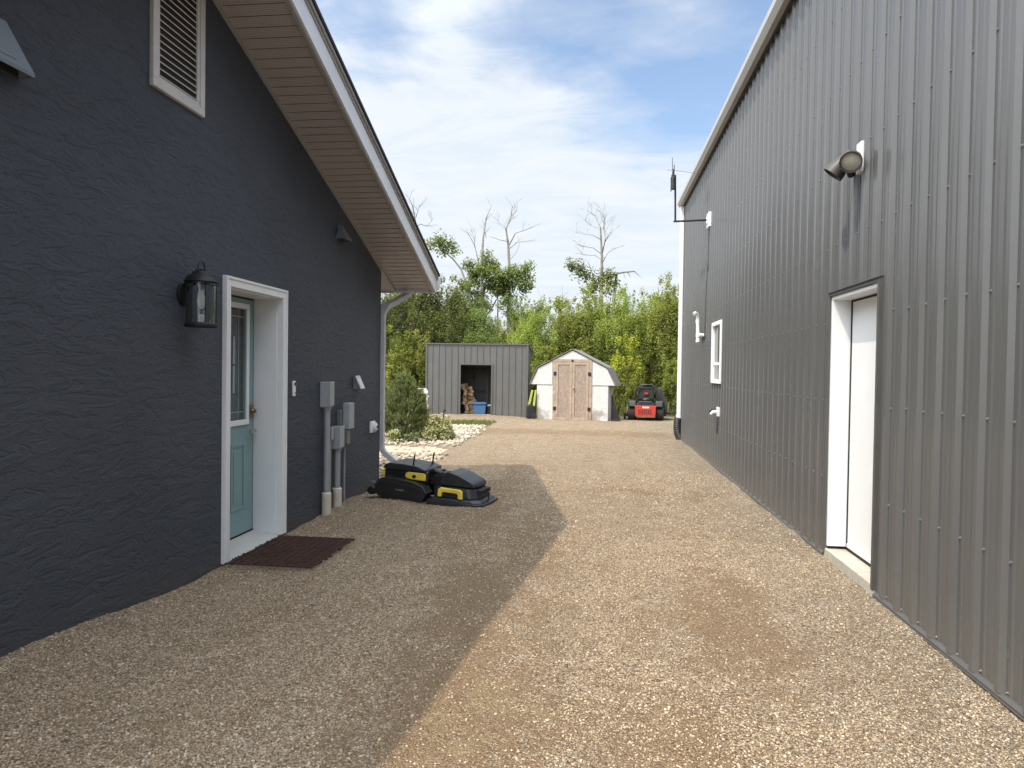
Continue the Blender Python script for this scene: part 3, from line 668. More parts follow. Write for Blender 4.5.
def conduit(y, x, r, ztop, zsl, boxd, boxw, boxh, label, thin=False):
    o = empty('electrical_conduit', (x, y, -.06), label, 'conduit', 'conduits up the stucco wall')
    mb = MB(); mb.tube([(x, y, -.2 if thin else zsl-.02), (x, y, ztop+.01)], r, 14); mb.build('pipe', M['conduit'], o, smooth=True)
    if not thin:
        mb = MB(); mb.lathe([(r*1.55, -.2), (r*1.6, zsl-.01), (r*1.25, zsl)], (x, y, 0), n=16); mb.build('sleeve', M['sleeve'], o, smooth=True)
    mb = MB(); mb.box(W+.001, W+boxd, y-boxw/2, y+boxw/2, ztop, ztop+boxh); mb.lathe([(r*1.25, ztop-.03), (r*1.25, ztop)], (x, y, 0), n=14); mb.build('junction_box', M['boxgrey'], o, bevel=.008)
    mb = MB(); mb.box(W+boxd, W+boxd+.012, y-boxw/2-.006, y+boxw/2+.006, ztop+.015, ztop+boxh+.006); mb.build('box_lid', M['boxgrey'], o, bevel=.006)
    return o
conduit(7.25, W+.062, .032, 1.075, .17, .105, .115, .27, 'tallest grey pipe up the stucco wall, long box on top, stained white sleeve')
conduit(7.56, W+.062, .033, .60, .17, .105, .13, .25, 'shorter fat grey pipe with a box on top, right of the tallest pipe')
conduit(7.42, W+.03, .014, .70, .1, .05, .07, .14, 'thin grey pipe with a tiny box squeezed between the two fat pipes', True)
mt = empty('meter_box', (W, 7.84, .6), 'cluster of grey boxes with a thin pipe down to the gravel, under the solar light', 'meter box')
mb = MB(); mb.box(W+.001, W+.05, 7.68, 7.84, .62, 1.02); mb.build('back_box', M['boxdark'], mt, bevel=.005)
mb = MB(); mb.box(W+.051, W+.135, 7.74, 7.90, .80, 1.10); mb.build('meter_case', M['boxgrey'], mt, bevel=.012)
mb = MB(); mb.box(W+.051, W+.11, 7.74, 7.84, .63, .79); mb.build('lower_box', M['boxdark'], mt, bevel=.008)
mb = MB(); mb.tube([(W+.05, 7.81, -.2), (W+.05, 7.81, .63)], .013, 10); mb.build('pipe', M['conduit'], mt, smooth=True)

sl = empty('solar_light', (W, 8.27, 1.25), 'small tilted silver solar light on the stucco wall near the house corner', 'solar light')
mb = MB(); mb.box(W+.001, W+.02, 8.22, 8.32, 1.245, 1.40); mb.obox((W+.035, 8.27, 1.385), (.02, .02, .01)); mb.build('bracket', M['boxdark'], sl, bevel=.003)
mb = MB(); mb.obox((W+.07, 8.27, 1.325), (.010, .065, .085), (0, -.42, 0)); mb.build('panel', M['alu'], sl, bevel=.005)

tp = empty('utility_box', (W, 8.94, .66), 'white utility box low on the stucco wall by the downspout', 'utility box')
mb = MB(); mb.box(W+.001, W+.03, 8.84, 9.02, .66, .81); mb.build('back_plate', M['vinyl'], tp, bevel=.01)
mb = MB(); mb.lathe([(.06, 0), (.058, .03), (.045, .042), (0, .045)], (W+.03, 8.94, .735), (1, 0, 0), 20); mb.build('cover', M['vinyl'], tp, smooth=True)
mb = MB(); mb.lathe([(.016, 0), (.016, .008), (0, .01)], (W+.0755, 8.94, .735), (1, 0, 0), 10); mb.build('socket', M['black'], tp)

# ------------------------------------------------------------------ metal clad garage
GX = 1.9; GN, GF, GT = -7., 16.3, 5.21
gar = empty('garage', (7., 5., 0), 'tall grey ribbed metal building with a white side door', 'garage')
ops = [(5.075, 6.065, -.3, 2.135), (11.16, 11.94, 1.37, 2.28)]
RIBP = .2286; RIB0 = 3.540
mb = MB(); prof = []
k0 = int((GN-RIB0)/RIBP); k1 = int((GF-RIB0)/RIBP)
for k in range(k0, k1+1):
    c = RIB0+k*RIBP
    prof += [(c-.034, 0), (c-.017, .025), (c+.016, .025), (c+.031, 0)]
    for q in (.080, .150): prof += [(c+q-.014, 0), (c+q-.006, .0065), (c+q+.006, .0065), (c+q+.014, 0)]
prof = [p for p in prof if GN < p[0] < GF-.02]; prof = [(GN, 0)]+prof+[(GF-.002, 0)]
def pd(y):
    for (a, ha), (b, hb) in zip(prof, prof[1:]):
        if a <= y <= b: return ha+(hb-ha)*(y-a)/max(1e-9, b-a)
    return 0
for o_ in ops:
    for e in o_[:2]: prof = sorted(prof+[(e, pd(e))])
for (a, ha), (b, hb) in zip(prof, prof[1:]):
    if b-a < 1e-6: continue
    m_ = (a+b)/2; zsn = [(.03, GT)]
    for (oa, ob, oz0, oz1) in ops:
        if oa < m_ < ob: zsn = [(.03, oz0), (oz1, GT)] if oz0 > 0 else [(oz1, GT)]
    for z0, z1 in zsn: mb.add([(GX-ha, a, z0), (GX-hb, b, z0), (GX-hb, b, z1), (GX-ha, a, z1)], [(0, 1, 2, 3)])
# screws
mb.cur = 1
rows = [.047, .652, 1.287, 1.92, 2.545, 3.174, 3.80, 4.43, 5.05]
for k in range(int((1.5-RIB0)/RIBP), k1+1):
    yv = RIB0+k*RIBP-.050
    for z in rows:
        if any(oa-.03 < yv < ob+.03 and oz0-.05 < z < oz1+.05 for oa, ob, oz0, oz1 in ops): continue
        mb.lathe([(.0095, 0), (.0095, .002), (.006, .0022), (.006, .0085), (0, .0095)], (GX, yv+random.uniform(-.002, .002), z+random.uniform(-.006, .006)), (-1, 0, 0), 6)
mb.cur = 0
mb.box(GX+.19, 13., GF-.01, GF, .0, GT); mb.box(GX+.19, 13., GN, GN+.01, 0, GT); mb.box(12.99, 13., GN+.01, GF-.01, 0, GT)
mb.box(GX+.002, GX+.19, GF-.2, GF-.01, -.1, GT)
gw = mb.build('wall', [M['steel'], M['screw']], gar)
mb = MB(); mb.prism([(GX-.032, .004), (GX-.029, .002), (GX-.029, .022), (GX-.004, .036), (GX+.02, .036), (GX+.02, .030), (GX-.021, .016)], 1, 6.115, GF-.005)
mb.prism([(GX-.032, .004), (GX-.029, .002), (GX-.029, .022), (GX-.004, .036), (GX+.02, .036), (GX+.02, .030), (GX-.021, .016)], 1, GN, 5.025)
mb.build('base_flashing', M['flash'], gar)
mb = MB(); mb.box(GX+.003, GX+.2, GN, 5.0, -.2, .025); mb.box(GX+.003, GX+.2, 6.14, GF-.2, -.2, .025); mb.build('footing', M['concrete'], gar)
mb = MB(); mb.box(GX-.028, GX+.09, GF-.001, GF+.006, 0, GT-.02); mb.box(GX-.028, GX-.022, GF-.085, GF-.001, 0, GT-.02); mb.build('corner_trim', M['vinyl'], gar)
mb = MB()
mb.prism([(GX-.10, GT+.13), (7.5, GT+1.75), (13.3, GT+.045), (13.3, GT+.10), (7.5, GT+1.81), (GX-.10, GT+.165)], 1, GN-.2, GF+.08)
gr = mb.build('roof', M['shedsteel'], gar)
mb = MB(); mb.box(GX-.06, GX+.01, GN-.18, GF+.06, GT-.0, GT+.012); mb.build('soffit', M['lampgrey'], gr)
mb = MB(); g0 = GX-.06
mb.prism([(g0, GT-.012), (g0-.06, GT-.012), (g0-.105, GT+.05), (g0-.105, GT+.125), (g0-.095, GT+.125), (g0-.095, GT+.055), (g0-.055, GT+.0), (g0, GT+.0)], 1, GN-.18, GF+.06)
mb.prism([(g0, GT-.012), (g0-.06, GT-.012), (g0-.105, GT+.05), (g0-.105, GT+.125), (g0, GT+.125)], 1, GF+.06, GF+.064)
mb.build('gutter', M['gutter2'], gar, bevel=.003)
mb = MB()
mb.rtube([(GX-.070, GF-.045, GT-.012), (GX-.065, GF-.045, GT-.36), (GX-.065, GF-.045, .52)], .058, .04, (0, 1, 0))
mb.rtube([(GX-.065, GF-.045, .54), (GX-.07, GF-.045, .44), (GX-.11, GF-.045, .37)], .056, .045, (0, 1, 0))
dsp = mb.build('downspout', M['vinyl'], gar, bevel=.01)
mb = MB(); P = [(GX-.07, .48), (GX-.085, .38), (GX-.09, .26), (GX-.075, .14), (GX-.04, .05), (GX-.0, -.06)]
pts = []
for i in range(len(P)-1):
    for t_ in range(6): f = t_/6; pts.append((P[i][0]*(1-f)+P[i+1][0]*f, GF-.10, P[i][1]*(1-f)+P[i+1][1]*f))
mb.tube(pts, [.098 if i % 2 else .088 for i in range(len(pts))], 14); mb.build('corrugated_elbow', M['corr'], dsp, smooth=True)
# side door
fr = MB(); a, b, z1 = 5.11, 6.03, 2.10
fr.box(GX-.012, GX+.20, 6.03, 6.063, .10, z1+.03); fr.box(GX-.012, GX+.20, 5.077, 5.11, .10, z1+.03); fr.box(GX-.012, GX+.20, 5.11, 6.03, z1, z1+.03)
gf = fr.build('door_frame', M['white'], gar, bevel=.003)
mb = MB(); mb.box(GX-.026, GX-.0, 6.064, 6.094, .04, z1+.062); mb.box(GX-.026, GX-.0, 5.046, 5.076, .04, z1+.062); mb.box(GX-.026, GX-.0, 5.076, 6.064, z1+.031, z1+.062)
mb.prism([(GX-.026, z1+.062), (GX-.04, z1+.058), (GX-.04, z1+.062), (GX, z1+.07)], 1, 5.04, 6.10)
mb.build('flashing', M['flash'], gf)
mb = MB(); mb.box(GX-.022, GX+.20, 5.05, 6.09, -.1, .075); mb.build('sill', M['concrete'], gf, bevel=.006)
mb = MB(); xd = GX+.135
mb.box(xd-.004, xd+.02, 6.012, 6.0295, .08, z1-.001); mb.box(xd-.004, xd+.02, 5.111, 5.128, .08, z1-.001); mb.box(xd-.003, xd+.02, 5.128, 6.012, .077, .098); mb.box(xd-.004, xd+.02, 5.128, 6.012, z1-.014, z1-.001)
mb.build('weather_seal', M['black'], gf)
mb = MB(); mb.box(xd+.001, xd+.045, 5.13, 6.01, .10, z1-.016); mb.box(xd-.006, xd, 5.13, 6.01, .102, .135)
gd = mb.build('door', M['white'], gar, bevel=.003)
mb = MB(); mb.lathe([(.028, 0), (.028, .008), (.012, .012), (.011, .045), (.027, .05), (.027, .07), (0, .075)], (xd+.001, 5.2, 1.0), (-1, 0, 0), 16); mb.build('knob', M['nickel'], gd, smooth=True)
# window
mb = MB(); a, b, c, e = 11.12, 11.98, 1.33, 2.31; t = .06
for q in ((a, b, c, c+t), (a, b, e-t, e), (a, a+t, c+t, e-t), (b-t, b, c+t, e-t)): mb.box(GX-.045, GX+.07, *q)
mb.box(GX-.012, GX+.035, a+t, b-t, (c+e)/2-.02-.18, (c+e)/2+.02-.18)
win = mb.build('window', M['vinyl'], gar, bevel=.006)
mb = MB(); mb.box(GX+.005, GX+.012, a+t, b-t, c+t, e-t); mb.build('pane', M['darkglass'], win)

# ------------------------------------------------------------------ things fixed to the metal wall
fl = empty('flood_light', (GX, 5.45, 2.95), 'twin-head grey flood light on a white block, high on the metal wall', 'flood light')
mb = MB(); mb.box(GX-.038, GX-.0, 5.40, 5.50, 2.965, 3.185); mb.build('mounting_block', M['vinyl'], fl, bevel=.004)
mb = MB(); mb.lathe([(.05, 0), (.05, .03), (.03, .04)], (GX-.038, 5.45, 3.05), (-1, 0, 0), 18); mb.tube([(GX-.06, 5.45, 3.05), (GX-.085, 5.45, 3.06)], .022, 10); mb.build('canopy', M['lampgrey'], fl, smooth=True)
def head(c, d):
    c = Vector(c); d = Vector(d).normalized()
    mb = MB(); mb.lathe([(.0, -.02), (.040, -.012), (.047, .03), (.054, .07), (.072, .13), (.077, .18), (.072, .18), (.065, .14)], c, d, 22)
    o = mb.build('lamp_head', M['lampgrey'], fl, smooth=True)
    mb = MB(); mb.lathe([(.0690, .152), (.045, .163), (0, .167)], c, d, 22); mb.build('lens', M['lens'], o, smooth=True)
head((GX-.075, 5.46, 3.095), (-.33, -.78, -.48))
head((GX-.08, 5.51, 3.120), (-.62, .22, -.80))
mb = MB(); mb.lathe([(.0, -.03), (.024, -.02), (.028, .0), (.028, .035), (.02, .05)], (GX-.095, 5.43, 2.955), (-.25, -.2, 1), 14); mb.tube([(GX-.06, 5.45, 3.03), (GX-.09, 5.432, 2.99)], .01, 8); mb.build('motion_sensor', M['machine'], fl, smooth=True)

an = empty('antenna', (GX, 12.55, 4.0), 'black antenna on an L-shaped arm from the far end of the metal wall', 'antenna')
mb = MB(); mb.box(GX-.055, GX-.001, 12.43, 12.67, 3.99, 4.24); mb.box(GX-.075, GX-.055, 12.50, 12.60, 4.05, 4.18); mb.build('mounting_plate', M['vinyl'], an, bevel=.006)
mb = MB(); mb.tube([(GX-.05, 12.55, 4.12), (1.27, 12.55, 4.10)], .017, 10); mb.tube([(1.30, 12.55, 4.09), (1.285, 12.55, 4.86)], .017, 10); mb.build('arm', M['iron'], an, smooth=True)
mb = MB(); mb.obox((1.255, 12.55, 4.80), (.018, .30, .018)); 
for i, hh in enumerate((.26, .22, .20, .18, .17)): mb.tube([(1.24, 12.28+i*.13, 4.80-hh*.75), (1.237, 12.28+i*.13, 4.80+hh*.75)], .007, 6)
mb.obox((1.25, 12.5, 4.76), (.02, .05, .12)); mb.tube([(1.235, 12.5, 4.85), (1.225, 12.5, 5.18)], .005, 6)
mb.tube([(1.15, 12.6, 5.0), (1.4, 12.6, 4.975), (1.62, 12.6, 4.93)], .003, 5); mb.build('aerial', M['machine'], an)
mb = MB(); mb.tube([(GX-.025, 12.58, 4.0), (GX-.026, 12.62, 3.4), (GX-.026, 12.78, 2.9), (GX-.026, 12.82, 2.3), (GX-.026, 12.9, 2.05)], .005, 6); mb.build('cable', M['corr'], an)

vp = empty('vent_pipe', (GX, 13.1, 2.1), 'white plastic elbow vent pipe on the far end of the metal wall', 'vent pipe')
mb = MB(); x_ = GX-.085
mb.tube([(GX+.01, 13.1, 2.17), (x_-.0, 13.1, 2.17)], .032, 12)
mb.lathe([(.042, 0), (.042, .05)], (GX-.06, 13.1, 2.17), (-1, 0, 0), 12)
mb.tube([(x_-.02, 13.1, 2.06), (x_-.02, 13.1, 2.2), (x_-.02, 13.14, 2.26), (x_-.02, 13.17, 2.42), (x_-.02, 13.17, 2.5), (x_-.035, 13.15, 2.555), (x_-.075, 13.12, 2.57), (x_-.1, 13.1, 2.545)], .03, 12)
mb.lathe([(.04, 0), (.04, .06)], (x_-.02, 13.1, 2.14), n=12); mb.lathe([(.038, 0), (.038, .05)], (x_-.02, 13.17, 2.40), n=12); mb.lathe([(.038, 0), (.038, .05)], (x_-.02, 13.1, 2.045), n=12)
mb.build('elbow_pipe', M['pvc'], vp, smooth=True)

ht = empty('hose_tap', (GX, 11.4, .85), 'white hose tap with a dark knob, low on the metal wall under the window', 'tap')
mb = MB(); mb.box(GX-.03, GX-.0, 11.28, 11.44, .82, .965); mb.build('back_plate', M['vinyl'], ht, bevel=.006)
mb = MB(); mb.tube([(GX-.03, 11.36, .89), (GX-.10, 11.37, .885), (GX-.12, 11.38, .85)], .024, 10); mb.build('spout', M['vinyl'], ht, smooth=True)
mb = MB(); mb.lathe([(.012, 0), (.034, .008), (.034, .03), (.0, .04)], (GX-.10, 11.42, .90), (-.8, .5, .1), 12); mb.build('knob', M['machine'], ht, smooth=True)
mb = MB(); mb.tube([(GX-.028, 11.30, .83), (GX-.03, 11.29, .7), (GX-.03, 11.34, .55)], .006, 6); mb.build('wire', M['corr'], ht)

# ------------------------------------------------------------------ grey metal shed
SX0, SX1, SY, SD = -5.43, -2.17, 22.3, 1.7
sh = empty('metal_shed', ((SX0+SX1)/2, SY, 0), 'flat-roofed grey metal-clad shed with an open dark doorway', 'shed', rz=R(2.5))
ox0, ox1, oz0, oz1 = -4.31, -3.335, .05, 1.64
mb = MB(); st = (SX1-SX0)/16
prof = []
for i in range(17):
    c = SX0+i*st; prof += [(c-.014, 0), (c-.008, .022), (c+.008, .022), (c+.014, 0)]
prof = [(SX0, 0)]+[p for p in prof if SX0 < p[0] < SX1]+[(SX1, 0)]
for e in (ox0, ox1): prof = sorted(prof+[(e, 0.)])
for (a, ha), (b, hb) in zip(prof, prof[1:]):
    if b-a < 1e-6: continue
    m_ = (a+b)/2
    for z0, z1 in ([(oz1, 2.30)] if ox0 < m_ < ox1 else [(-.1, 2.30)]):
        mb.add([(a, SY-ha, z0), (b, SY-hb, z0), (b, SY-hb, z1), (a, SY-ha, z1)], [(0, 1, 2, 3)])
for s in (SX0, SX1-.03): mb.box(s, s+.03, SY+.002, SY+SD, -.1, 2.22)
mb.box(SX0+.03, SX1-.03, SY+SD-.03, SY+SD, -.1, 2.1)
mb.build('wall', M['shedsteel'], sh)
mb = MB(); mb.prism([(SY-.04, 2.285), (SY+SD+.1, 2.14), (SY+SD+.1, 2.18), (SY-.04, 2.325)], 0, SX0-.03, SX1+.03); mb.build('roof', M['shedtrim'], sh)
mb = MB()
for s in (ox0-.05, ox1+.002): mb.box(s, s+.048, SY-.028, SY+.05, oz0, oz1+.04)
mb.box(ox0-.05, ox1+.05, SY-.03, SY+.05, oz1+.001, oz1+.045); mb.box(SX0-.012, SX0+.04, SY-.03, SY+.03, -.1, 2.28); mb.box(SX1-.04, SX1+.012, SY-.03, SY+.03, -.1, 2.28)
mb.build('trim', M['shedtrim'], sh)
mb = MB(); mb.box(ox0-.02, ox1+.02, SY-.02, SY+.06, -.1, oz0+.015); mb.build('door_sill', M['timber'], sh)
mb = MB(); mb.box(SX0+.03, SX1-.03, SY+.06, SY+SD-.03, -.1, .05); mb.build('floor', M['timber'], sh)
mb = MB()
for i in range(6): xx = SX0+.1+i*.6; mb.box(xx, xx+.05, SY+SD-.12, SY+SD-.03, .05, 2.05)
for z in (.75, 1.4): mb.box(SX0+.03, SX1-.03, SY+SD-.14, SY+SD-.121, z, z+.09)
for xx in (-3.42, -3.62): mb.box(xx, xx+.04, SY+1.2, SY+1.25, .05, 1.9)
mb.build('studs', M['shedin'], sh)

lg = None; GRP = 'split logs stacked in the shed doorway'
LBL = 'split firewood log in the leaning pile inside the shed doorway'
for i in range(19):
    if lg is None:
        mb = MB(); mb.prism([(-.06, -.05), (.06, -.055), (.045, .03), (-.01, .065), (-.055, .03)], 1, -.2, .2)
        lg = mb.build('firewood_log', M['split'], bevel=.006); tag(lg, LBL, 'firewood', GRP); o = lg
    else: o = lg.copy(); COL.objects.link(o)
    row, c = divmod(i, 2)
    o.location = (-4.18+c*.13+random.uniform(-.03, .03)-.012*row, SY+.55+random.uniform(-.05, .05), .115+row*.095)
    o.rotation_euler = (random.uniform(-.1, .1), random.uniform(-.5, .5), random.uniform(.5, 1.0) if i % 2 else random.uniform(-.4, .3))
tt = empty('storage_tote', (-3.74, SY+.42, .05), 'blue plastic storage tote with a lid inside the shed doorway', 'tote')
mb = MB(); mb.prism([(-.19, .0), (.19, .0), (.22, .33), (-.22, .33)], 1, -.17, .17); tb_ = mb.build('body', M['blue'], tt, world=False, bevel=.02)
mb = MB(); mb.box(-.235, .235, -.20, .20, .331, .375); mb.box(-.19, .19, -.15, .15, .375, .39); mb.build('lid', M['blue'], tt, world=False, bevel=.012)
cb = empty('tool_box', (-3.415, SY+.46, .05), 'small dark box with a pale lid beside the blue tote', 'box')
mb = MB(); mb.box(-.085, .085, -.14, .14, 0, .27); mb.build('body', M['machine'], cb, world=False, bevel=.012)
mb = MB(); mb.box(-.09, .09, -.145, .145, .271, .315); mb.build('lid', M['boxgrey'], cb, world=False, bevel=.01)

# ------------------------------------------------------------------ gambrel garden shed
ph = R(-7)
gs = empty('gambrel_shed', (-.745, 21.78, 0), 'weathered white barn-roofed garden shed with tan double doors', 'shed', rz=ph)
hw, dep = 1.10, 1.5
pr = [(-hw, 1.08), (-1.085, 1.58), (0, 2.14), (1.085, 1.58), (hw, 1.08)]
mb = MB(); dw = .60; dt = 1.77
mb.prism([(-hw, -.05), (-dw, -.05), (-dw, dt), (-dw, 1.72+.10), (-1.05, 1.58), (-hw, 1.50)], 1, 0, .05)
mb.prism([(hw, -.05), (dw, -.05), (dw, 1.82), (1.05, 1.58), (hw, 1.50)], 1, 0, .05)
mb.prism([(-dw, dt), (dw, dt), (dw, 1.82), (0, 2.12), (-dw, 1.82)], 1, 0, .05)
# flared front boards under the steep roof edge, with a visible horizontal joint
for s in (-1, 1): mb.prism([(s*1.30, 1.07), (s*.62, 1.07), (s*.62, 1.78), (s*1.06, 1.565)], 1, -.022, -.001)
mb.prism([(-.62, 1.80), (.62, 1.80), (0, 2.115)], 1, -.022, -.001)
for s in (-1, 1): mb.box(*sorted((s*hw, s*(hw-.05))), .05, dep, -.05, 1.15)
mb.prism([(-hw, -.05), (hw, -.05), (hw, 1.2), (1.06, 1.57), (0, 2.12), (-1.06, 1.57), (-hw, 1.2)], 1, dep, dep+.05)
mb.build('wall', M['osb'], gs, world=False)
mb = MB(); t = .022; outer = [(-1.315, 1.06), (-1.08, 1.592), (0, 2.148), (1.08, 1.592), (1.315, 1.06)]
for (p, q) in zip(outer, outer[1:]):
    d_ = Vector((q[0]-p[0], q[1]-p[1])).normalized(); n_ = Vector((-d_.y, d_.x))*t
    mb.prism([p, q, (q[0]+n_.x, q[1]+n_.y), (p[0]+n_.x, p[1]+n_.y)], 1, -.06, dep+.1)
gr_ = mb.build('roof', M['roofgrey'], gs, world=False)
mb = MB()
for (a, b, c, e) in ((-dw+.0, -dw+.085, -.02, dt-.001), (dw-.085, dw, -.02, dt-.001), (-dw, dw, dt, dt+.08)): mb.box(a, b, -.035, .02, c, e)
mb.build('door_frame', M['timber'], gs, world=False)
for s in (-1, 1):
    a, b = (-dw+.09, -.004) if s < 0 else (.004, dw-.09)
    mb = MB(); mb.box(a, b, -.03, .0, .0, dt-.01)
    do = mb.build('door', M['osbdoor'], gs, world=False)
    mb = MB()
    for q in ((a, a+.075, .0, dt-.01), (b-.075, b, .0, dt-.01), (a+.075, b-.075, dt-.085, dt-.01), (a+.075, b-.075, 0, .075)): mb.box(q[0], q[1], -.048, -.0305, q[2], q[3])
    mb.build('door_trim', M['timber'], do, world=False)
    hx = (a-.02) if s < 0 else (b+.02)
    for z in (.28, 1.35): mb = MB(); mb.box(hx-.045, hx+.045, -.056, -.0485, z, z+.11); mb.build('hinge', M['machine'], do, world=False)
    if s > 0:
        mb = MB(); mb.lathe([(.014, 0), (.014, .03), (.03, .035), (.03, .055), (0, .06)], (a+.04, -.048, .98), (0, -1, 0), 12); mb.build('knob', M['nickel'], do, world=False)
mb = MB(); mb.box(-.03, .03, -.05, -.0355, dt+.01, dt+.07); mb.build('latch', M['machine'], gs, world=False)

# boards, machines and oddments round the sheds
rp = empty('leaning_board', (.55, 21.65, 0), 'dark warped board leaning on the right side of the white barn-roofed shed', 'board', rz=R(-8))
mb = MB(); mb.prism([(-.10, .0), (.16, .0), (.18, .05), (.0, .5), (-.06, .80), (-.11, .78)], 1, -.05, -.015); mb.build('panel', M['machine'], rp, world=False, bevel=.004)
mb = MB(); mb.tube([(-.09, -.06, .02), (-.085, -.06, .79)], .014, 8); mb.tube([(-.09, -.06, .02), (.16, -.06, .03)], .014, 8); mb.build('rail', M['machine'], rp, world=False)

gt = empty('push_mower', (-2.02, 21.95, 0), 'black and lime push mower stood upright between the two sheds', 'mower', rz=R(10))
mb = MB(); mb.prism([(-.10, .0), (.13, .0), (.16, .06), (.10, .38), (-.02, .44), (-.13, .40), (-.14, .06)], 1, -.15, .15); mb.build('body', M['machine_g'], gt, world=False, bevel=.02)
mb = MB(); mb.prism([(-.105, .43), (-.03, .45), (.06, .88), (.0, .90)], 1, -.16, -.12); mb.prism([(.045, .40), (.11, .385), (.16, .88), (.10, .89)], 1, -.16, -.12); mb.build('handle', M['lime'], gt, world=False, bevel=.01)
for s in (-1, 1):
    mb = MB(); mb.lathe([(.0, -.02), (.06, -.02), (.07, 0), (.06, .02), (0, .02)], (.0+s*.10, -.165, .08), (0, 1, 0), 14); mb.build('wheel', M['rubber'], gt, world=False)

st_ = empty('garden_stake', (-4.55, 20.9, 0), 'short dark metal stake standing in front of the grey shed wall', 'stake')
mb = MB(); mb.tube([(0, 0, -.1), (0, 0, .22), (.03, 0, .28), (.07, 0, .24)], .022, 8); mb.build('post', M['machine'], st_, world=False)
mb = MB(); mb.lathe([(.035, 0), (.045, .05), (0, .06)], (-.03, -.01, .12), (-.3, -.2, 1), 10); mb.build('tap_head', M['boxgrey'], st_, world=False)

# white plastic chair half hidden behind the shrubs
pc = empty('garden_chair', (-5.35, 21.1, .05), 'white plastic garden chair behind the pine shrub', 'chair', rz=R(200))
mb = MB(); mb.box(-.24, .24, -.22, .24, .38, .415); mb.build('seat', M['plastic_w'], pc, world=False, bevel=.02)
mb = MB()
mb.prism([(-.23, .78), (-.17, .86), (.17, .86), (.23, .78), (.23, .70), (-.23, .70)], 1, .235, .265)
for i in range(6): xx = -.21+i*.078; mb.box(xx, xx+.035, .235, .262, .415, .70)
mb.build('backrest', M['plastic_w'], pc, world=False, bevel=.006)
for sx_, sy_ in ((-1, -1), (1, -1), (-1, 1), (1, 1)):
    mb = MB(); mb.obox((sx_*.225, sy_*.215, .19), (.022, .022, .195)); mb.build('leg', M['plastic_w'], pc, world=False, bevel=.006)
for s in (-1, 1):
    mb = MB(); mb.tube([(s*.25, -.22, .38), (s*.26, -.22, .60), (s*.26, .2, .62), (s*.24, .245, .62)], .02, 8); mb.build('armrest', M['plastic_w'], pc, world=False)

# ------------------------------------------------------------------ zero-turn mower, seen from behind
zt = empty('ride_on_mower', (1.52, 22.3, 0), 'black and red zero-turn ride-on mower parked right of the white shed', 'mower', rz=R(-6))
for s in (-1, 1):
    mb = MB(); mb.lathe([(.10, -.12), (.17, -.125), (.215, -.10), (.225, -.05), (.225, .05), (.215, .10), (.17, .125), (.10, .12)], (s*.42, .0, .225), (1, 0, 0), 24)
    w = mb.build('wheel', M['rubber'], zt, world=False, smooth=True)
    mb = MB(); mb.lathe([(.0, -.10), (.10, -.10), (.105, .10), (0, .10)], (s*.42, .0, .225), (1, 0, 0), 16); mb.build('rim', M['lampgrey'], w, world=False)
for s in (-1, 1):
    mb = MB(); mb.lathe([(.0, -.06), (.10, -.06), (.13, -.03), (.13, .03), (.10, .06), (0, .06)], (s*.40, 1.35, .13), (1, 0, 0), 16); w = mb.build('front_wheel', M['rubber'], zt, world=False)
mb = MB(); mb.box(-.26, .26, -.15, 1.3, .18, .30); 
for s in (-1, 1): mb.tube([(s*.22, 1.2, .28), (s*.38, 1.33, .34), (s*.40, 1.35, .28), (s*.40, 1.35, .13)], .03, 8)
mb.build('chassis', M['machine'], zt, world=False, bevel=.01)
mb = MB()
mb.prism([(-.30, .14), (.30, .14), (.32, .47), (-.32, .47)], 1, -.42, -.385)
for s in (-1, 1): mb.box(*sorted((s*.27, s*.31)), -.385, -.1, .2, .45)
bp = mb.build('engine_guard', M['red'], zt, world=False, bevel=.01)
mb = MB()
for i in range(7): xx = -.20+i*.058; mb.box(xx, xx+.026, -.4255, -.4205, .19+.02*(i % 2), .35)
mb.build('grille_slots', M['black'], bp, world=False)
mb = MB(); mb.box(-.09, .11, -.4245, -.4205, .395, .435); mb.build('badge', M['vinyl'], bp, world=False)
mb = MB(); mb.prism([(-.26, .30), (.26, .30), (.28, .50), (.18, .60), (-.18, .60), (-.28, .50)], 1, -.36, .12)
mb.lathe([(.12, .60), (.12, .66), (.08, .69), (0, .70)], (0, -.12, 0), n=16); mb.build('engine', M['machine_g'], zt, world=False, bevel=.02)
mb = MB(); mb.prism([(.14, .52), (.62, .50), (.64, .60), (.24, .64), (.20, .70), (.10, 1.02), (.02, 1.03), (.06, .66)], 0, -.24, .24); se = mb.build('seat', M['bag'], zt, world=False, bevel=.04, seg=3)
mb = MB(); mb.box(-.05, .06, -.005+.012, .022, .80, .86); mb.build('badge', M['red'], se, world=False)
mb = MB()
mb.tube([(-.34, .0, .35), (-.34, -.02, .80), (-.26, -.03, 1.02), (-.10, -.03, 1.10), (.16, -.03, 1.10), (.30, -.03, 1.0), (.36, -.02, .78), (.36, 0, .35)], .024, 10); mb.build('roll_bar', M['machine_g'], zt, world=False, smooth=True)
for s in (-1, 1):
    mb = MB(); mb.tube([(s*.27, .75, .45), (s*.28, .78, .90), (s*.18, .80, .98), (s*.05, .80, .98)], .016, 8); mb.build('steering_lever', M['machine'], zt, world=False, smooth=True)
    mb = MB(); mb.prism([(-.26, .42), (.55, .42), (.55, .50), (.2, .62), (-.2, .60)], 0, *sorted((s*.29, s*.52))); mb.build('fender', M['machine_g'], zt, world=False, bevel=.03)
mb = MB(); mb.prism([(.36, .25), (.66, .22), (.60, .60), (.46, .98), (.34, 1.03), (.31, .6)], 1, .15, .75); mb.build('grass_bag', M['bag'], zt, world=False, bevel=.05, seg=3)
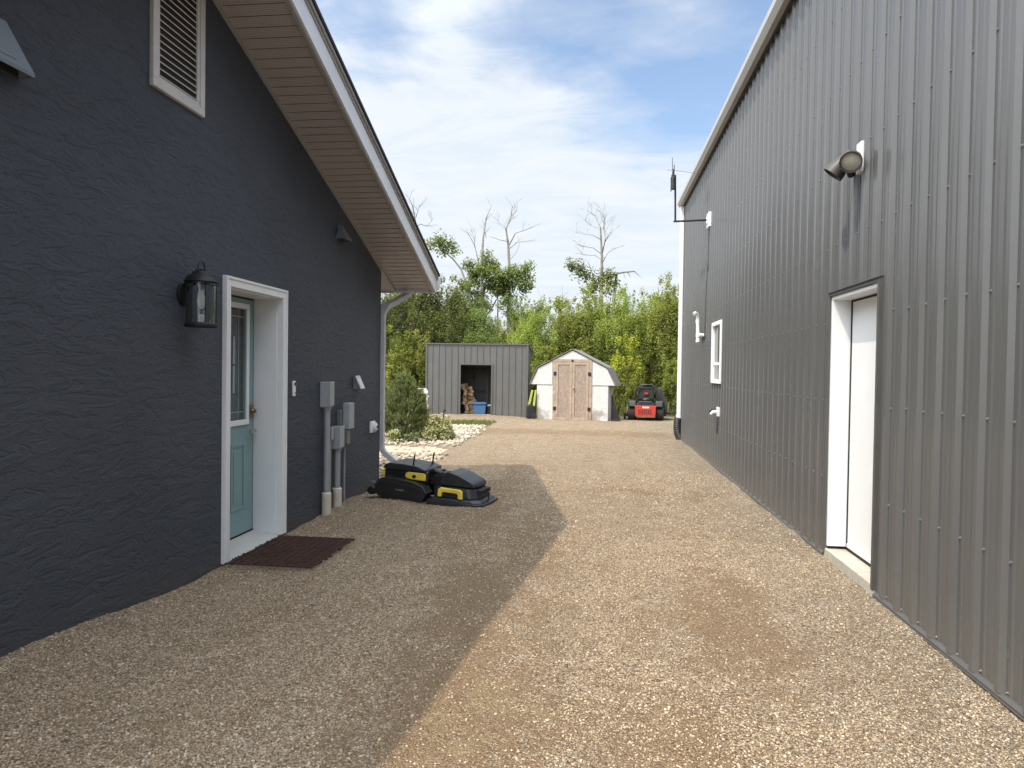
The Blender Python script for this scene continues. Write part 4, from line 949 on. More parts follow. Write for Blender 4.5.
mb = MB(); mb.prism([(-.62, .10), (.62, .10), (.62, .24), (.5, .28), (-.5, .28), (-.62, .24)], 1, .5, 1.2); mb.build('mower_deck', M['red'], zt, world=False, bevel=.02)
mb = MB(); mb.prism([(.60, .16), (.80, .17), (1.0, .235), (1.02, .275), (.93, .265), (.75, .215), (.60, .215)], 1, .55, .95); mb.build('discharge_chute', M['machine'], zt, world=False, bevel=.01)
mb = MB(); mb.obox((-.60, .30, .14), (.09, .12, .04), (0, .1, 0)); mb.lathe([(.0, -.03), (.08, -.03), (.08, .03), (0, .03)], (-.66, .28, .08), (1, 0, 0), 12); mb.build('tow_coupling', M['machine'], zt, world=False)

# ------------------------------------------------------------------ tracked robot mower
K = .985
rm = empty('robot_mower', (-2.43, 8.13, float(gz(-2.15, 8.1))+.045), 'black and yellow tracked robot mower parked on the gravel by the house corner', 'robot mower', rz=R(-11))
rm.scale = (K*1.035, K, K*.86); rm.rotation_euler.y = R(2.6)
def loop(c0, c1, r0, r1, n=10):
    """outline round two wheels, in u-z"""
    pts = []
    for i in range(n+1): a = R(90)+math.pi*i/n; pts.append((c0[0]+r0*math.cos(a), c0[1]+r0*math.sin(a)))
    for i in range(n+1): a = R(-90)+math.pi*i/n; pts.append((c1[0]+r1*math.cos(a), c1[1]+r1*math.sin(a)))
    return pts
for s in (-1, 1):
    yo = s*.24
    L_ = loop((.12, .125), (.50, .105), .125, .105, 12)
    mb = MB(); mb.prism(L_, 1, yo-.085, yo+.085)
    n = len(L_); acc = 0
    for i in range(n):                           # cleats
        p, q = Vector(L_[i]), Vector(L_[(i+1) % n]); d_ = (q-p).length
        for t_ in range(max(1, int(d_/.035))):
            f = (t_+.5)/max(1, int(d_/.035)); c = p.lerp(q, f); an_ = math.atan2((q-p).y, (q-p).x)
            mb.obox((c.x, yo, c.y), (.009, .086, .010), (0, -an_, 0))
    tr = mb.build('track', M['rubber'], rm, world=False)
    mb = MB(); inner = loop((.12, .125), (.50, .105), .098, .078, 10); a, b = (yo-.094, yo-.0855) if s < 0 else (yo+.0855, yo+.094)
    mb.prism(inner, 1, a, b); mb.build('side_panel', M['machine'], tr, world=False, bevel=.006)
    mb = MB(); fe = [(.0, .15), (.03, .235), (.10, .275), (.30, .265), (.46, .245), (.58, .20), (.635, .11), (.615, .105), (.56, .18), (.45, .222), (.29, .243), (.11, .252), (.045, .215), (.02, .148)]
    mb.prism(fe, 1, *sorted((yo-.09, yo+.09))); mb.build('track_guard', M['machine_g'], rm, world=False, bevel=.008)
    # yellow side light panel with round dark eye
    a = -.335*1 if s < 0 else .335
    mb = MB(); yp = [(.315, .30), (.335, .275), (.40, .262), (.56, .258), (.57, .275), (.565, .345), (.54, .358), (.36, .358), (.33, .345)]
    mb.prism(yp, 1, *sorted((s*.215, s*.236))); ypn = mb.build('yellow_panel', M['yellow'], rm, world=False, bevel=.008)
    mb = MB(); mb.lathe([(.024, 0), (.024, .004), (0, .006)], (.43, s*.236, .305), (0, s, 0), 16); mb.build('round_eye', M['black'], ypn, world=False)
mb = MB(); mb.prism([(.05, .27), (.05, .35), (.09, .42), (.16, .445), (.42, .43), (.55, .40), (.59, .36), (.59, .24), (.45, .13), (.10, .13)], 1, -.21, .21); mb.build('body', M['machine'], rm, world=False, bevel=.02, seg=3)
mb = MB(); mb.prism([(.04, .375), (.06, .43), (.11, .455), (.30, .455), (.46, .44), (.56, .405), (.57, .38), (.45, .375), (.10, .365)], 1, -.235, .235); mb.build('top_cover', M['machine_g'], rm, world=False, bevel=.022, seg=3)
mb = MB(); mb.prism([(-.0, .26), (.005, .345), (.05, .36), (.10, .35), (.11, .30), (.06, .25)], 1, -.20, .20); mb.build('rear_bumper', M['yellow'], rm, world=False, bevel=.015)
mb = MB(); mb.box(-.14, .10, -.20, -.02, .065, .095); mb.tube([(-.09, -.24, .05), (-.09, .0, .05)], .055, 14); mb.obox((.0, -.25, .05), (.10, .02, .018), (0, -.2, 0)); mb.obox((-.11, -.1, .13), (.07, .06, .006), (0, .2, 0)); mb.build('rear_hitch', M['machine'], rm, world=False, bevel=.006)
for (u, y) in ((.385, -.17), (.48, .15)):
    mb = MB(); mb.tube([(u, y, .42), (u, y, .45), (u, y, .452), (u+.012, y, .59)], [.013, .013, .0095, .0085], 10); mb.build('antenna', M['machine'], rm, world=False, smooth=True)
mb = MB(); mb.box(.565, .66, -.13, .13, .20, .385); mb.box(.64, .72, -.16, .16, .10, .36); mb.tube([(.58, -.12, .37), (.64, -.14, .40), (.71, -.13, .37), (.74, -.12, .30)], .03, 10); mb.lathe([(.028, .385), (.028, .41), (.0, .42)], (.60, -.06, 0), n=14); mb.build('coupling', M['machine'], rm, world=False, bevel=.01)
mb = MB()                                     # flared cutting deck
def frus(mb, z0, z1, b0, b1):
    (a0, a1, w0), (c0, c1, w1) = b0, b1; ch = .08
    def oct_(u0, u1, w, z): return [(u0, -w, z), (u1-ch, -w, z), (u1, -w+ch, z), (u1, w-ch, z), (u1-ch, w, z), (u0, w, z)]
    v = oct_(a0, a1, w0, z0)+oct_(c0, c1, w1, z1); n = 6
    mb.add(v, [tuple(range(n))[::-1], tuple(range(n, 2*n))]+[(i, (i+1) % n, n+(i+1) % n, n+i) for i in range(n)])
frus(mb, -.02, .045, (.63, 1.27, .325), (.63, 1.27, .325)); frus(mb, .0455, .085, (.66, 1.245, .31), (.68, 1.20, .28))
mb.build('cutting_deck', M['machine_g'], rm, world=False, bevel=.012)
mb = MB(); frus(mb, .0855, .215, (.69, 1.20, .275), (.70, 1.15, .235)); mb.build('deck_housing', M['machine'], rm, world=False, bevel=.02)
mb = MB(); mb.prism([(.715, .216), (.72, .27), (.80, .40), (.84, .412), (.94, .385), (1.10, .305), (1.14, .275), (1.14, .216)], 1, -.20, .20); mb.build('hood', M['machine_g'], rm, world=False, bevel=.025, seg=3)
mb = MB(); mb.box(1.06, 1.155, -.13, .13, .235, .25); mb.box(1.15, 1.20, -.16, .16, .15, .20); mb.tube([(1.24, -.02, .05), (1.245, -.02, .16)], .008, 8); mb.build('front_sensor_strip', M['black'], rm, world=False)
for s in (-1, 1):
    mb = MB(); hp = [(.745, .095), (.75, .19), (.775, .215), (1.0, .208), (1.03, .185), (1.035, .085), (.985, .085), (.98, .14), (.965, .155), (.81, .16), (.795, .15), (.79, .095)]
    mb.prism(hp, 1, *sorted((s*.262, s*.30))); mb.build('lift_handle', M['yellow'], rm, world=False, bevel=.008)
# small pale lettering on the near track panel
cu = bpy.data.curves.new('lettering', 'FONT'); cu.body = 'YARBO'; cu.size = .034; cu.extrude = .0008; cu.align_x = 'CENTER'
tmp = bpy.data.objects.new('tmp', cu); COL.objects.link(tmp)
me = bpy.data.meshes.new_from_object(tmp.evaluated_get(bpy.context.evaluated_depsgraph_get())); bpy.data.objects.remove(tmp)
me.materials.clear(); me.materials.append(M['letter'])
lt = bpy.data.objects.new('lettering', me); COL.objects.link(lt); lt.parent = rm; lt.location = (.31, -.3355, .115); lt.rotation_euler = (R(90), 0, 0)

# ------------------------------------------------------------------ plants
def leaf_cloud(centres, radii, per, size, stretch=(1, 1, 1), flat=.0):
    n = sum(per); C = np.repeat(np.array(centres), per, 0); Rr = np.repeat(np.array(radii), per)[:, None]
    d = rng.normal(size=(n, 3)); d /= np.linalg.norm(d, axis=1)[:, None]
    P = C+d*(rng.uniform(0, 1, (n, 1))**.55)*Rr*np.array(stretch)
    nn = rng.normal(size=(n, 3)); nn[:, 2] = np.abs(nn[:, 2])+.4; nn = nn*.8+d*.6; nn /= np.linalg.norm(nn, axis=1)[:, None]
    t = np.cross(nn, rng.normal(size=(n, 3))); t /= np.linalg.norm(t, axis=1)[:, None]; b = np.cross(nn, t)
    s = (size*rng.uniform(.65, 1.35, n))[:, None]
    V = np.stack([P-t*s, P+b*s*.62+nn*s*.12, P+t*s, P-b*s*.62+nn*s*.12], 1).reshape(-1, 3)
    F = np.arange(n*4).reshape(-1, 4)
    cl = np.repeat(rng.uniform(-.22, .22, len(centres)), per)
    tone = np.clip(rng.beta(2.2, 2.2, n)+cl, 0, 1)
    return V, F, tone

def bough(mb, p, d, ln, r, depth, ends, spread=.55, kids=(3, 4), grav=.15, n=6):
    pts = [Vector(p)]; dd = Vector(d).normalized(); k = 5
    for i in range(k):
        dd = (dd+Vector((random.gauss(0, .11), random.gauss(0, .11), random.gauss(0, .05)+grav*.3))).normalized()
        pts.append(pts[-1]+dd*ln/k)
    mb.tube(pts, [r*(1-.55*i/k) for i in range(k+1)], n)
    ends.append(pts[-1])
    if depth <= 0: return
    for i in range(random.randint(*kids)):
        t_ = random.uniform(.3, .95); j = int(t_*k); q = pts[j].lerp(pts[min(j+1, k)], t_*k-j)
        a = random.uniform(0, 6.28); side = Vector((math.cos(a), math.sin(a), random.uniform(-.1, .6)))
        bough(mb, q, (dd*(1-spread)+side*spread), ln*random.uniform(.42, .7), r*(1-.55*t_)*.55, depth-1, ends, spread, kids, grav, max(4, n-1))

def make_tree(name, h, wid, nleaf, lsize, leafm, barkm, label, group, low=.12, clumps=80):
    root = empty(name, (0, 0, 0), label, 'tree', group)
    mb = MB(); ends = []
    for t_ in range(random.randint(2, 4)):
        a = random.uniform(0, 6.28); ox, oy = random.uniform(-.25, .25), random.uniform(-.25, .25)
        bough(mb, (ox, oy, -.1), (.18*math.cos(a), .18*math.sin(a), 1), h*.66*random.uniform(.8, 1.), .018+.006*h, 2, ends, .55, (3, 5), .15)
    mb.build('trunk', barkm, root, world=False, smooth=True)
    cs, rs = [], []
    for _ in range(clumps):
        while True:
            p = rng.uniform(-1, 1, 3)
            rr = np.linalg.norm(p)
            if rr < 1 and rng.uniform() < .25+.75*rr: break
        zz = low*h+(p[2]*.5+.5)*(h*(1-low)-.25)
        f = math.sin(math.pi*min(.97, max(.06, (zz/h)**.75)))**.5
        cs.append((p[0]*wid*f, p[1]*wid*f, zz)); rs.append(rng.uniform(.12, .42)*min(1, h/4))
    for e in ends:
        if rng.uniform() < .3: cs.append(tuple(e)); rs.append(rng.uniform(.12, .3))
    for _ in range(22):     # loose sprigs poking out of the crown top
        a = rng.uniform(0, 6.28); q = rng.uniform(.1, .7)*wid; cs.append((q*math.cos(a), q*math.sin(a), h+rng.uniform(-.6, .35))); rs.append(rng.uniform(.06, .17))
    w_ = np.array(rs)**1.7; per = np.maximum(4, (nleaf*w_/w_.sum()).astype(int)).tolist()
    V, F, tone = leaf_cloud(cs, rs, per, lsize, (.8, .8, 1.75))
    npmesh('crown', V, F, leafm, root, tone)
    return root

protos = {
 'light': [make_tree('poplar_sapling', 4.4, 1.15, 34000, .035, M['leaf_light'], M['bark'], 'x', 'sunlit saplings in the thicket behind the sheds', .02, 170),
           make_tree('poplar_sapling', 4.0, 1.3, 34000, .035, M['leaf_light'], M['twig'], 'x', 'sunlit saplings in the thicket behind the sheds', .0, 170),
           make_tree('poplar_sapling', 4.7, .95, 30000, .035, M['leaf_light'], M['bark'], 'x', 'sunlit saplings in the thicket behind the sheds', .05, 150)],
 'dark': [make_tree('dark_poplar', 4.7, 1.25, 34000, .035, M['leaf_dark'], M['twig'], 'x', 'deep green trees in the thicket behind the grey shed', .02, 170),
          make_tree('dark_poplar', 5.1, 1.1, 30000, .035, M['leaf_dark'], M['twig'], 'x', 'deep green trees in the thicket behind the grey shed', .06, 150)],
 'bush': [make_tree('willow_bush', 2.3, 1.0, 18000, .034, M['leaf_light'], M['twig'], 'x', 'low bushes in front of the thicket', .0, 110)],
 'yellow': [make_tree('yellow_bush', 2.5, .75, 10000, .034, M['leaf_yellow'], M['twig'], 'bright yellow-green bush above the right slope of the white shed', None, .25, 40)],
}
used = set()
LBLS = {'light': 'bright green sapling in the dense thicket behind the sheds', 'dark': 'deep green tree in the thicket behind the grey metal shed', 'bush': 'low bright green bush at the front edge of the thicket'}
def place(kind, i, x, y, s=1., label=None):
    p = protos[kind][i % len(protos[kind])]
    o = p if p.name not in used else copy_tree(p)
    used.add(p.name)
    o.location = (x, y, float(gz(x, y))); o.rotation_euler = (0, 0, random.uniform(0, 6.28)); s2 = s*random.uniform(.95, 1.05)
    o.scale = (s*random.uniform(.95, 1.1), s*random.uniform(.95, 1.1), s2)
    o['label'] = label or LBLS.get(kind) or o['label']
    return o
# x, y, scale: front row then the rows behind
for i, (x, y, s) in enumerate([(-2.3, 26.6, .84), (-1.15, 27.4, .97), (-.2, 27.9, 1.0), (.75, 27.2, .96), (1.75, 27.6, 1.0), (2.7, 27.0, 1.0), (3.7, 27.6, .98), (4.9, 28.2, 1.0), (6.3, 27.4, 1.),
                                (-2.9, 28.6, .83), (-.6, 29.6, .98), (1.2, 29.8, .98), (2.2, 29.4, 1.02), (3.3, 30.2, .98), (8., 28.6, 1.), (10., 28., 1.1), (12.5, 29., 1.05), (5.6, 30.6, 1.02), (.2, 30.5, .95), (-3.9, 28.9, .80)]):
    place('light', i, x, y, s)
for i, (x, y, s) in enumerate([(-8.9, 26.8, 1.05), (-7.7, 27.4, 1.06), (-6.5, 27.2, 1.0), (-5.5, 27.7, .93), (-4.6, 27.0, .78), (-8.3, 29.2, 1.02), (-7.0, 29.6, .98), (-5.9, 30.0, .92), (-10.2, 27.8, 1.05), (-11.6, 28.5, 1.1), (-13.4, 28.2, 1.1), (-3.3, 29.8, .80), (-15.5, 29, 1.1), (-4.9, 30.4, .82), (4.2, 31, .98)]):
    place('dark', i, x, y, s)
for i, (x, y, s) in enumerate([(-7.55, 23.6, 1.1), (-8.9, 23.9, 1.15), (-6.7, 24.9, 1.0), (-1.6, 25.6, .85), (.95, 25.3, .66), (2.9, 25.6, .72), (4.0, 25.2, .85), (-10.4, 24.2, 1.1), (5.4, 25.2, .95)]):
    place('bush', i, x, y, s)
place('yellow', 0, 1.05, 26.1, 1.0)

# tall aspens with bare dead tops
def Q(x, y, Yd=33., jit=.35):
    return Vector(((x-598.)/21.3, random.uniform(-jit, jit), 1.5+(371-y+.014*(x-597))/21.3))
def twigs(mb, a, b, n, ln, r):
    for _ in range(n):
        t_ = random.uniform(.2, 1); p = a.lerp(b, t_); d = (b-a).normalized(); ang = random.uniform(0, 6.28)
        side = Vector((math.cos(ang), math.sin(ang)*.8, .25)); q = p+(d*.7+side*.7).normalized()*ln*random.uniform(.5, 1.2); m_ = p.lerp(q, .5)+Vector((0, 0, .02))
        mb.tube([p, m_, q], [r, r*.7, r*.35], 4)
        for _ in range(2):
            u = p.lerp(q, random.uniform(.3, .9)); ang = random.uniform(0, 6.28); v_ = u+((q-p).normalized()*.7+Vector((math.cos(ang), math.sin(ang), .3))*.6)*ln*.4
            mb.tube([u, v_], [r*.55, r*.25], 3)
def aspen(name, bx, polys, leaves, label, barkm, leafm, nl=2200, size=.085):
    x0 = (bx-598.)/21.3; root = empty(name, (x0, 33., 0), label, 'tree')
    mb = MB(); off = Vector((x0, 0, 0)); 
    for poly, r0, r1, tw in polys:
        pts = []
        for i, p in enumerate(poly):
            v = Q(p[0], p[1], jit=.0 if (i == 0 and len(poly) > 2 and p[1] > 330) else .3); pts.append(v-off)
        k = len(pts); mb.tube(pts, [(r0+(r1-r0)*i/(k-1))*(.75 if r0 > .09 else .55) for i in range(k)], 7)
        if tw:
            for a, b in zip(pts[-3:], pts[-2:]): twigs(mb, a, b, tw, .55, .0085)
    mb.build('trunk', barkm, root, world=False, smooth=True)
    if leaves:
        cs, rs = [], []
        for (x, y, r, n) in leaves:
            for _ in range(n):
                a = rng.normal(size=3); a /= np.linalg.norm(a); a *= rng.uniform(0, 1)**.5*r/21.3
                c = Q(x, y, jit=0)-off; cs.append((c.x+a[0], c.y+a[1], c.z+a[2]*.8)); rs.append(rng.uniform(.14, .50))
        w_ = np.array(rs)**1.6; per = np.maximum(5, (nl*w_/w_.sum()).astype(int)).tolist()
        V, F, tone = leaf_cloud(cs, rs, per, size); npmesh('crown', V, F, leafm, root, tone)
    return root
aspen('aspen_tree', 484, [([(484, 402), (481, 340), (483, 300), (482, 270), (484, 240), (486, 220), (491, 205)], .17, .012, 2), ([(482, 290), (478, 262), (474, 245), (467, 232), (460, 228)], .06, .010, 2), ([(474, 247), (475, 235), (473, 226)], .03, .01, 2), ([(486, 238), (484, 228), (483, 222)], .03, .009, 2)],
      [(473, 275, 16, 16), (486, 268, 16, 16), (478, 293, 18, 12), (466, 288, 12, 6)], 'leafy aspen with forked bare top behind the grey shed, left of its pair', M['bark'], M['leaf_dark'], 4600, .056)
aspen('aspen_tree', 511, [([(511, 402), (510, 340), (509, 290), (509, 265), (508, 245), (506, 230), (510, 215), (512, 207)], .15, .012, 3), ([(506, 230), (500, 224), (495, 218)], .04, .01, 3), ([(508, 226), (512, 219), (518, 211)], .035, .01, 2), ([(509, 245), (516, 235), (527, 232), (535, 226)], .05, .01, 2), ([(509, 250), (517, 243), (535, 241)], .045, .01, 1), ([(509, 242), (500, 241), (492, 237)], .035, .01, 1), ([(509, 262), (516, 254), (520, 246)], .03, .01, 1)],
      [(503, 278, 16, 14), (518, 272, 16, 16), (524, 285, 12, 9), (508, 300, 10, 5), (512, 313, 5, 3)], 'leafy aspen with spreading bare top behind the grey shed, right of its pair', M['bark'], M['leaf_dark'], 4600, .056)
aspen('aspen_tree', 498, [([(498, 402), (498, 345), (498, 300), (497, 275)], .08, .03, 1), ([(486, 318), (492, 308), (498, 300)], .06, .05, 0)], [(497, 284, 12, 10)], 'thin dark-stemmed aspen between the pair of bare-topped aspens', M['twig'], M['leaf_dark'], 1900, .06)
aspen('aspen_tree', 600, [([(600, 402), (601, 330), (601, 300), (601, 280), (601, 262), (600, 245), (599, 232), (594, 218), (586, 213)], .15, .012, 4), ([(601, 256), (604, 243), (603, 232), (604, 216)], .06, .012, 4), ([(603, 246), (609, 236), (611, 224)], .035, .01, 3), ([(600, 256), (592, 250), (580, 248), (573, 241)], .04, .01, 3), ([(600, 262), (594, 258), (583, 257), (577, 251)], .04, .01, 3), ([(600, 243), (592, 239), (583, 237), (575, 234)], .035, .01, 3), ([(602, 264), (607, 256), (614, 252)], .03, .01, 2), ([(597, 232), (590, 228), (584, 224)], .03, .01, 3), ([(600, 280), (592, 275), (588, 265), (582, 260)], .04, .012, 0), ([(602, 232), (603, 222), (598, 212)], .03, .01, 3)],
      [(571, 267, 4, 5), (580, 272, 5, 5), (586, 277, 4, 3), (593, 285, 6, 4), (604, 279, 8, 8), (590, 292, 4, 3), (612, 285, 7, 4), (606, 293, 5, 2)], 'bare-topped dead aspen with a low collar of leaves, above the white shed', M['bark'], M['leaf_dark'], 1900, .06)
aspen('aspen_tree', 610, [([(607, 402), (612, 340), (613, 300), (615, 285), (615, 277), (614, 274)], .11, .07, 0), ([(614, 275.5), (622, 275), (633, 274.5)], .075, .05, 0), ([(633, 274.5), (637, 277), (640, 280)], .03, .012, 0), ([(626, 275), (629, 279)], .03, .012, 0), ([(622, 275), (624, 282)], .02, .01, 0)], None, 'snapped dead aspen stem with its top bent over to the right', M['deadwood'], None)
aspen('aspen_tree', 446, [([(478, 402), (474, 330), (470, 290), (460, 268), (452, 258), (440, 248), (428, 240)], .10, .02, 0)], [(430, 245, 5, 4), (440, 243, 7, 7), (449, 246, 6, 6), (443, 251, 4, 3), (454, 252, 3, 2)], 'slanting aspen whose small leaf tuft shows against the sky beside the house eave', M['bark'], M['leaf_dark'], 1000, .06)
aspen('aspen_tree', 405, [([(405, 402), (407, 330), (410, 270), (413, 240), (413, 220), (411, 205), (408, 198)], .12, .012, 3), ([(413, 228), (418, 222), (424, 224), (431, 218)], .04, .01, 2), ([(413, 215), (417, 210), (419, 204)], .03, .01, 2)], None, 'leafless aspen top showing above the house eave at the left', M['deadwood'], None)
for i, (bx, tx, ty) in enumerate([(452, 455, 300), (468, 470, 310), (525, 527, 312), (540, 541, 306), (560, 562, 300), (655, 655, 298), (668, 667, 300)]):
    aspen('aspen_sapling', bx, [([(bx, 402), ((bx+tx)/2+1, 350), (tx, ty+8), (tx+1, ty-8)], .05, .012, 3)], [(tx, ty+6, 6, 6), (tx+1, ty+20, 8, 7), (tx, ty+40, 10, 8)], 'slim leafy aspen sapling rising out of the back of the thicket', M['bark'], M['leaf_light'] if i > 3 else M['leaf_dark'], 2200, .05)['group'] = 'slim aspens at the back of the thicket'

# shrubs in the stone bed
ps = empty('pine_shrub', (-4.12, 14.95, -.02), 'bushy dark green pine shrub in the pale stone bed', 'shrub')
mb = MB(); cand = []
def prof_r(z): return .60*min(1, (z+.12)/.3)*max(0., 1-(z/1.36)**1.5)**.75
for i in range(60):
    z = random.uniform(.1, 1.28); a = random.uniform(0, 6.28); rr = prof_r(z)*.9; e_ = Vector((rr*math.cos(a), rr*math.sin(a), z))
    mb.tube([(0, 0, z*.25), (e_.x*.5, e_.y*.5, z*.55), e_], [.018, .012, .005], 5)
mb.build('stems', M['twig'], ps, world=False)
lob = [(random.uniform(0, 6.28), random.uniform(.1, 1.1), random.uniform(.5, 1.)) for _ in range(22)]
while len(cand) < 620:
    z = random.uniform(.02, 1.32)
    if random.random() > (prof_r(z)/.6)**.8+.12: continue
    a = random.uniform(0, 6.28); bump_ = max([w_*math.exp(-((math.sin((a-a_)/2)*2)**2+((z-z_)*2.2)**2)/.12) for a_, z_, w_ in lob])
    rr = (prof_r(z)+.02)*(.82+.30*bump_)*random.uniform(.55, 1)**.5
    cand.append((Vector((rr*math.cos(a), rr*math.sin(a), z)), Vector((math.cos(a)*.45, math.sin(a)*.45, .85)).normalized()))
V, F, T = [], [], []; c = 0
for p, d in cand:
    for s in range(5):
        q = Vector((p.x+random.gauss(0, .04), p.y+random.gauss(0, .04), max(.02, p.z+random.gauss(0, .04)))); dd = (d+Vector((random.gauss(0, .3), random.gauss(0, .3), random.gauss(0, .2)))).normalized(); L_ = random.uniform(.06, .12); tn = random.betavariate(2, 2)
        for k in range(16):
            b = q+dd*L_*(k/16); ang = k*2.4; o1 = dd.orthogonal().normalized(); o2 = dd.cross(o1)
            nd = (dd*.8+(o1*math.cos(ang)+o2*math.sin(ang))*.75).normalized()*.05; w = nd.cross(Vector((.3, .5, .8))).normalized()*.0055
            V += [b-w, b+w, b+nd]; F.append((c, c+1, c+2)); c += 3; T.append(min(1, max(0, tn+random.gauss(0, .1)+.2*(k/16))))
npmesh('needles', np.array([tuple(v) for v in V]), F, M['needle'], ps, T)
vs = empty('variegated_shrub', (-3.32, 14.75, -.02), 'low rounded cream and green shrub in front of the pine shrub', 'shrub')
mb = MB(); ends = []
for i in range(12):
    a = random.uniform(0, 6.28); bough(mb, (0, 0, 0), (.7*math.cos(a), .7*math.sin(a), .8), .42, .012, 1, ends, .5, (2, 3), .1, 5)
mb.build('stems', M['twig'], vs, world=False)
cs, rs = [], []
for _ in range(110):
    d = rng.normal(size=3); d /= np.linalg.norm(d); d[2] = abs(d[2]); cs.append((d[0]*.31*rng.uniform(.6, 1), d[1]*.31*rng.uniform(.6, 1), .07+d[2]*.45*rng.uniform(.4, 1))); rs.append(rng.uniform(.07, .12))
V, F, T = leaf_cloud(cs, rs, [120]*110, .022); npmesh('foliage', V, F, M['leaf_pale'], vs, T)
for i, (x, y, h) in enumerate([(-4.05, 14.05, .22), (-3.75, 14.2, .16), (-4.5, 14.2, .26)]):
    o = empty('ground_plant', (x, y, -.02), ['small pale-leaved plant at the foot of the pine shrub', 'low dark sprig between the pine shrub and the cream shrub', 'small green plant left of the foot of the pine shrub'][i], 'plant')
    cs = [(rng.uniform(-.12, .12), rng.uniform(-.12, .12), rng.uniform(.05, h)) for _ in range(14)]
    V, F, T = leaf_cloud(cs, [.07]*14, [30]*14, .024); npmesh('foliage', V, F, M[['leaf_pale', 'needle', 'leaf_light'][i]], o, T)
    mb = MB(); [mb.tube([(0, 0, -.02), (c_[0]*.6, c_[1]*.6, c_[2]*.6), c_], .005, 4) for c_ in cs[:7]]; mb.build('stems', M['twig'], o, world=False)

# ------------------------------------------------------------------ daylight
SUNV = Vector((.43, .49, -1)).normalized()
su = bpy.data.lights.new('sun', 'SUN'); su.energy = 3.35; su.angle = R(.6); su.color = (1., .875, .69)
so = bpy.data.objects.new('sun', su); COL.objects.link(so); so.rotation_euler = SUNV.to_track_quat('-Z', 'Y').to_euler(); so.location = (-8, -9, 20)
w = bpy.data.worlds.new('World'); sc.world = w; w.use_nodes = True; nt = w.node_tree; L = nt.links.new
bg = nt.nodes['Background']
sky = N(nt, 'ShaderNodeTexSky', sky_type='NISHITA', sun_disc=False); sky.sun_elevation = R(57); sky.sun_rotation = R(222); sky.air_density = 1.; sky.dust_density = .6; sky.ozone_density = 1.2
tc = N(nt, 'ShaderNodeTexCoord'); sx = N(nt, 'ShaderNodeSeparateXYZ'); L(tc.outputs['Generated'], sx.inputs[0])
zc = mth(nt, 'ADD', mth(nt, 'MAXIMUM', sx.outputs[2], 0.), .22)
cv = N(nt, 'ShaderNodeCombineXYZ'); L(mth(nt, 'DIVIDE', sx.outputs[0], zc), cv.inputs[0]); L(mth(nt, 'DIVIDE', sx.outputs[1], zc), cv.inputs[1])
n1 = N(nt, 'ShaderNodeTexNoise', Scale=1.5, Detail=9., Roughness=.58, Distortion=.35); L(cv.outputs[0], n1.inputs['Vector'])
mp = N(nt, 'ShaderNodeMapping'); mp.inputs['Scale'].default_value = (2.2, 5.0, 1); mp.inputs['Rotation'].default_value = (0, 0, R(35)); L(cv.outputs[0], mp.inputs[0])
n2 = N(nt, 'ShaderNodeTexNoise', Scale=1.3, Detail=8., Roughness=.62, Distortion=.8); L(mp.outputs[0], n2.inputs['Vector'])
# where the cloud sheet thins out: a stretch of blue up and to the right of the alley, another behind
def spot(vx, vy, r):
    d = N(nt, 'ShaderNodeVectorMath', operation='DISTANCE'); L(cv.outputs[0], d.inputs[0]); d.inputs[1].default_value = (vx, vy, 0)
    mr = N(nt, 'ShaderNodeMapRange'); mr.inputs[1].default_value = r; mr.inputs[2].default_value = r*.25; L(d.outputs['Value'], mr.inputs[0]); return mr.outputs[0]
hole = None
for vx, vy, r_, a_ in ((.26, 1.66, .50, 1.), (.62, 1.38, .75, 1.), (-.06, 1.36, .36, .85), (-.46, 1.30, .34, .6), (1.0, -1.2, 1.2, 1.), (-1.3, .6, .6, .8)):
    h_ = mth(nt, 'MULTIPLY', spot(vx, vy, r_), a_); hole = h_ if hole is None else mth(nt, 'MAXIMUM', hole, h_)
cov = mth(nt, 'ADD', mth(nt, 'MULTIPLY', n1.outputs['Fac'], .9), mth(nt, 'MULTIPLY_ADD', n2.outputs['Fac'], .3, .08))
cov = mth(nt, 'SUBTRACT', cov, mth(nt, 'MULTIPLY', hole, .42))
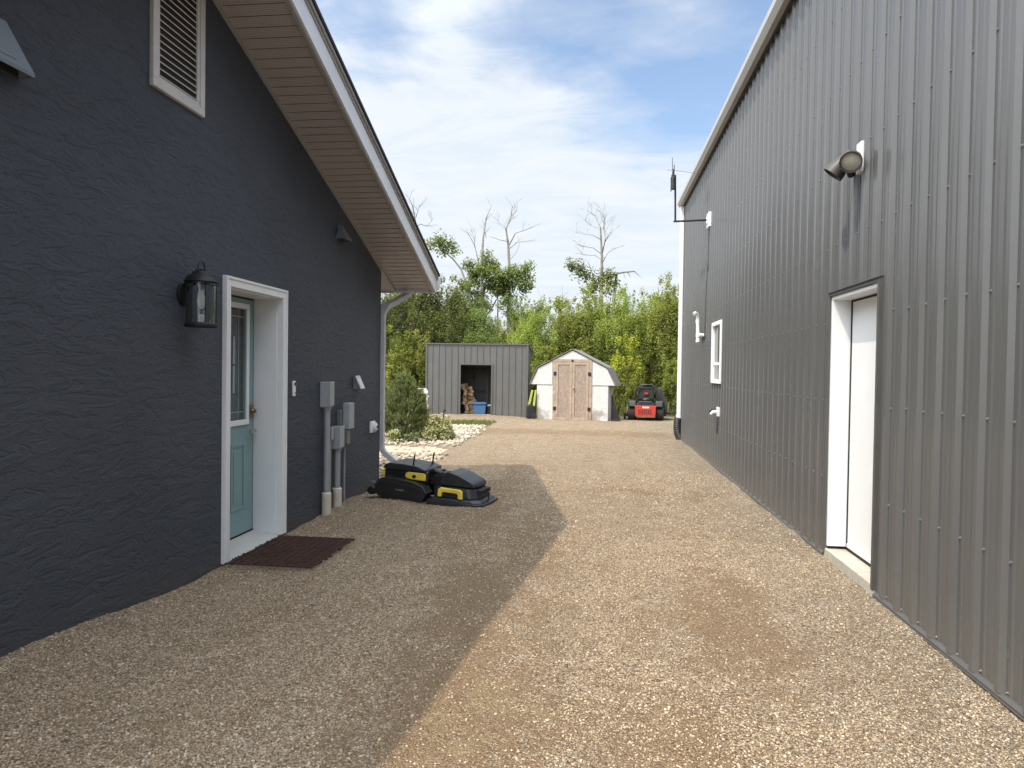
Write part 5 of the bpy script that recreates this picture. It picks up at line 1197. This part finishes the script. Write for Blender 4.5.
cr = ramp(nt, [(.28, (.10,)*3), (.40, (.38,)*3), (.56, (.93,)*3), (.70, (1, 1, 1))]); L(cov, cr.inputs[0])
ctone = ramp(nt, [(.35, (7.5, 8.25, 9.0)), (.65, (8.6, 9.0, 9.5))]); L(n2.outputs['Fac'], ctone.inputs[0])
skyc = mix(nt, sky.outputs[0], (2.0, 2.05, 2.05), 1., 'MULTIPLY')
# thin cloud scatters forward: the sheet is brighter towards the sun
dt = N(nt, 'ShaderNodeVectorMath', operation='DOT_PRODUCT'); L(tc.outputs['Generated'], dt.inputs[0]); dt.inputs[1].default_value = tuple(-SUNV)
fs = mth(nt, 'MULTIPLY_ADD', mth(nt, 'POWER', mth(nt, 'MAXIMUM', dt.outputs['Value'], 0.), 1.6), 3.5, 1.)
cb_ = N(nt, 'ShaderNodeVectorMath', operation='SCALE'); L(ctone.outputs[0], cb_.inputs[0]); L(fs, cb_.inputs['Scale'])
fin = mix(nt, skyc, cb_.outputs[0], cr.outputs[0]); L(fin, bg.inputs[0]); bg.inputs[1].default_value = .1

# ------------------------------------------------------------------ camera
ca = bpy.data.cameras.new('camera'); co = bpy.data.objects.new('camera', ca); COL.objects.link(co); sc.camera = co
ca.sensor_width = 36.; ca.lens = 36.*710/1024; ca.clip_end = 3000.; ca.clip_start = .05
yaw, pit, rol = R(6.81), R(1.14), R(.8)
fwd = Vector((-math.sin(yaw)*math.cos(pit), math.cos(yaw)*math.cos(pit), -math.sin(pit))); rt = Vector((math.cos(yaw), math.sin(yaw), 0)); upv = rt.cross(fwd)
r2 = rt*math.cos(rol)+upv*math.sin(rol); u2 = -rt*math.sin(rol)+upv*math.cos(rol)
m4 = Matrix((r2, u2, -fwd)).transposed().to_4x4(); m4.translation = Vector((0, 0, 1.5)); co.matrix_world = m4
sc.view_settings.view_transform = 'Standard'; sc.view_settings.look = 'None'; sc.view_settings.exposure = .12; sc.view_settings.gamma = 1.; sc.view_settings.use_curve_mapping = False
sc.render.resolution_x, sc.render.resolution_y = 1024, 768
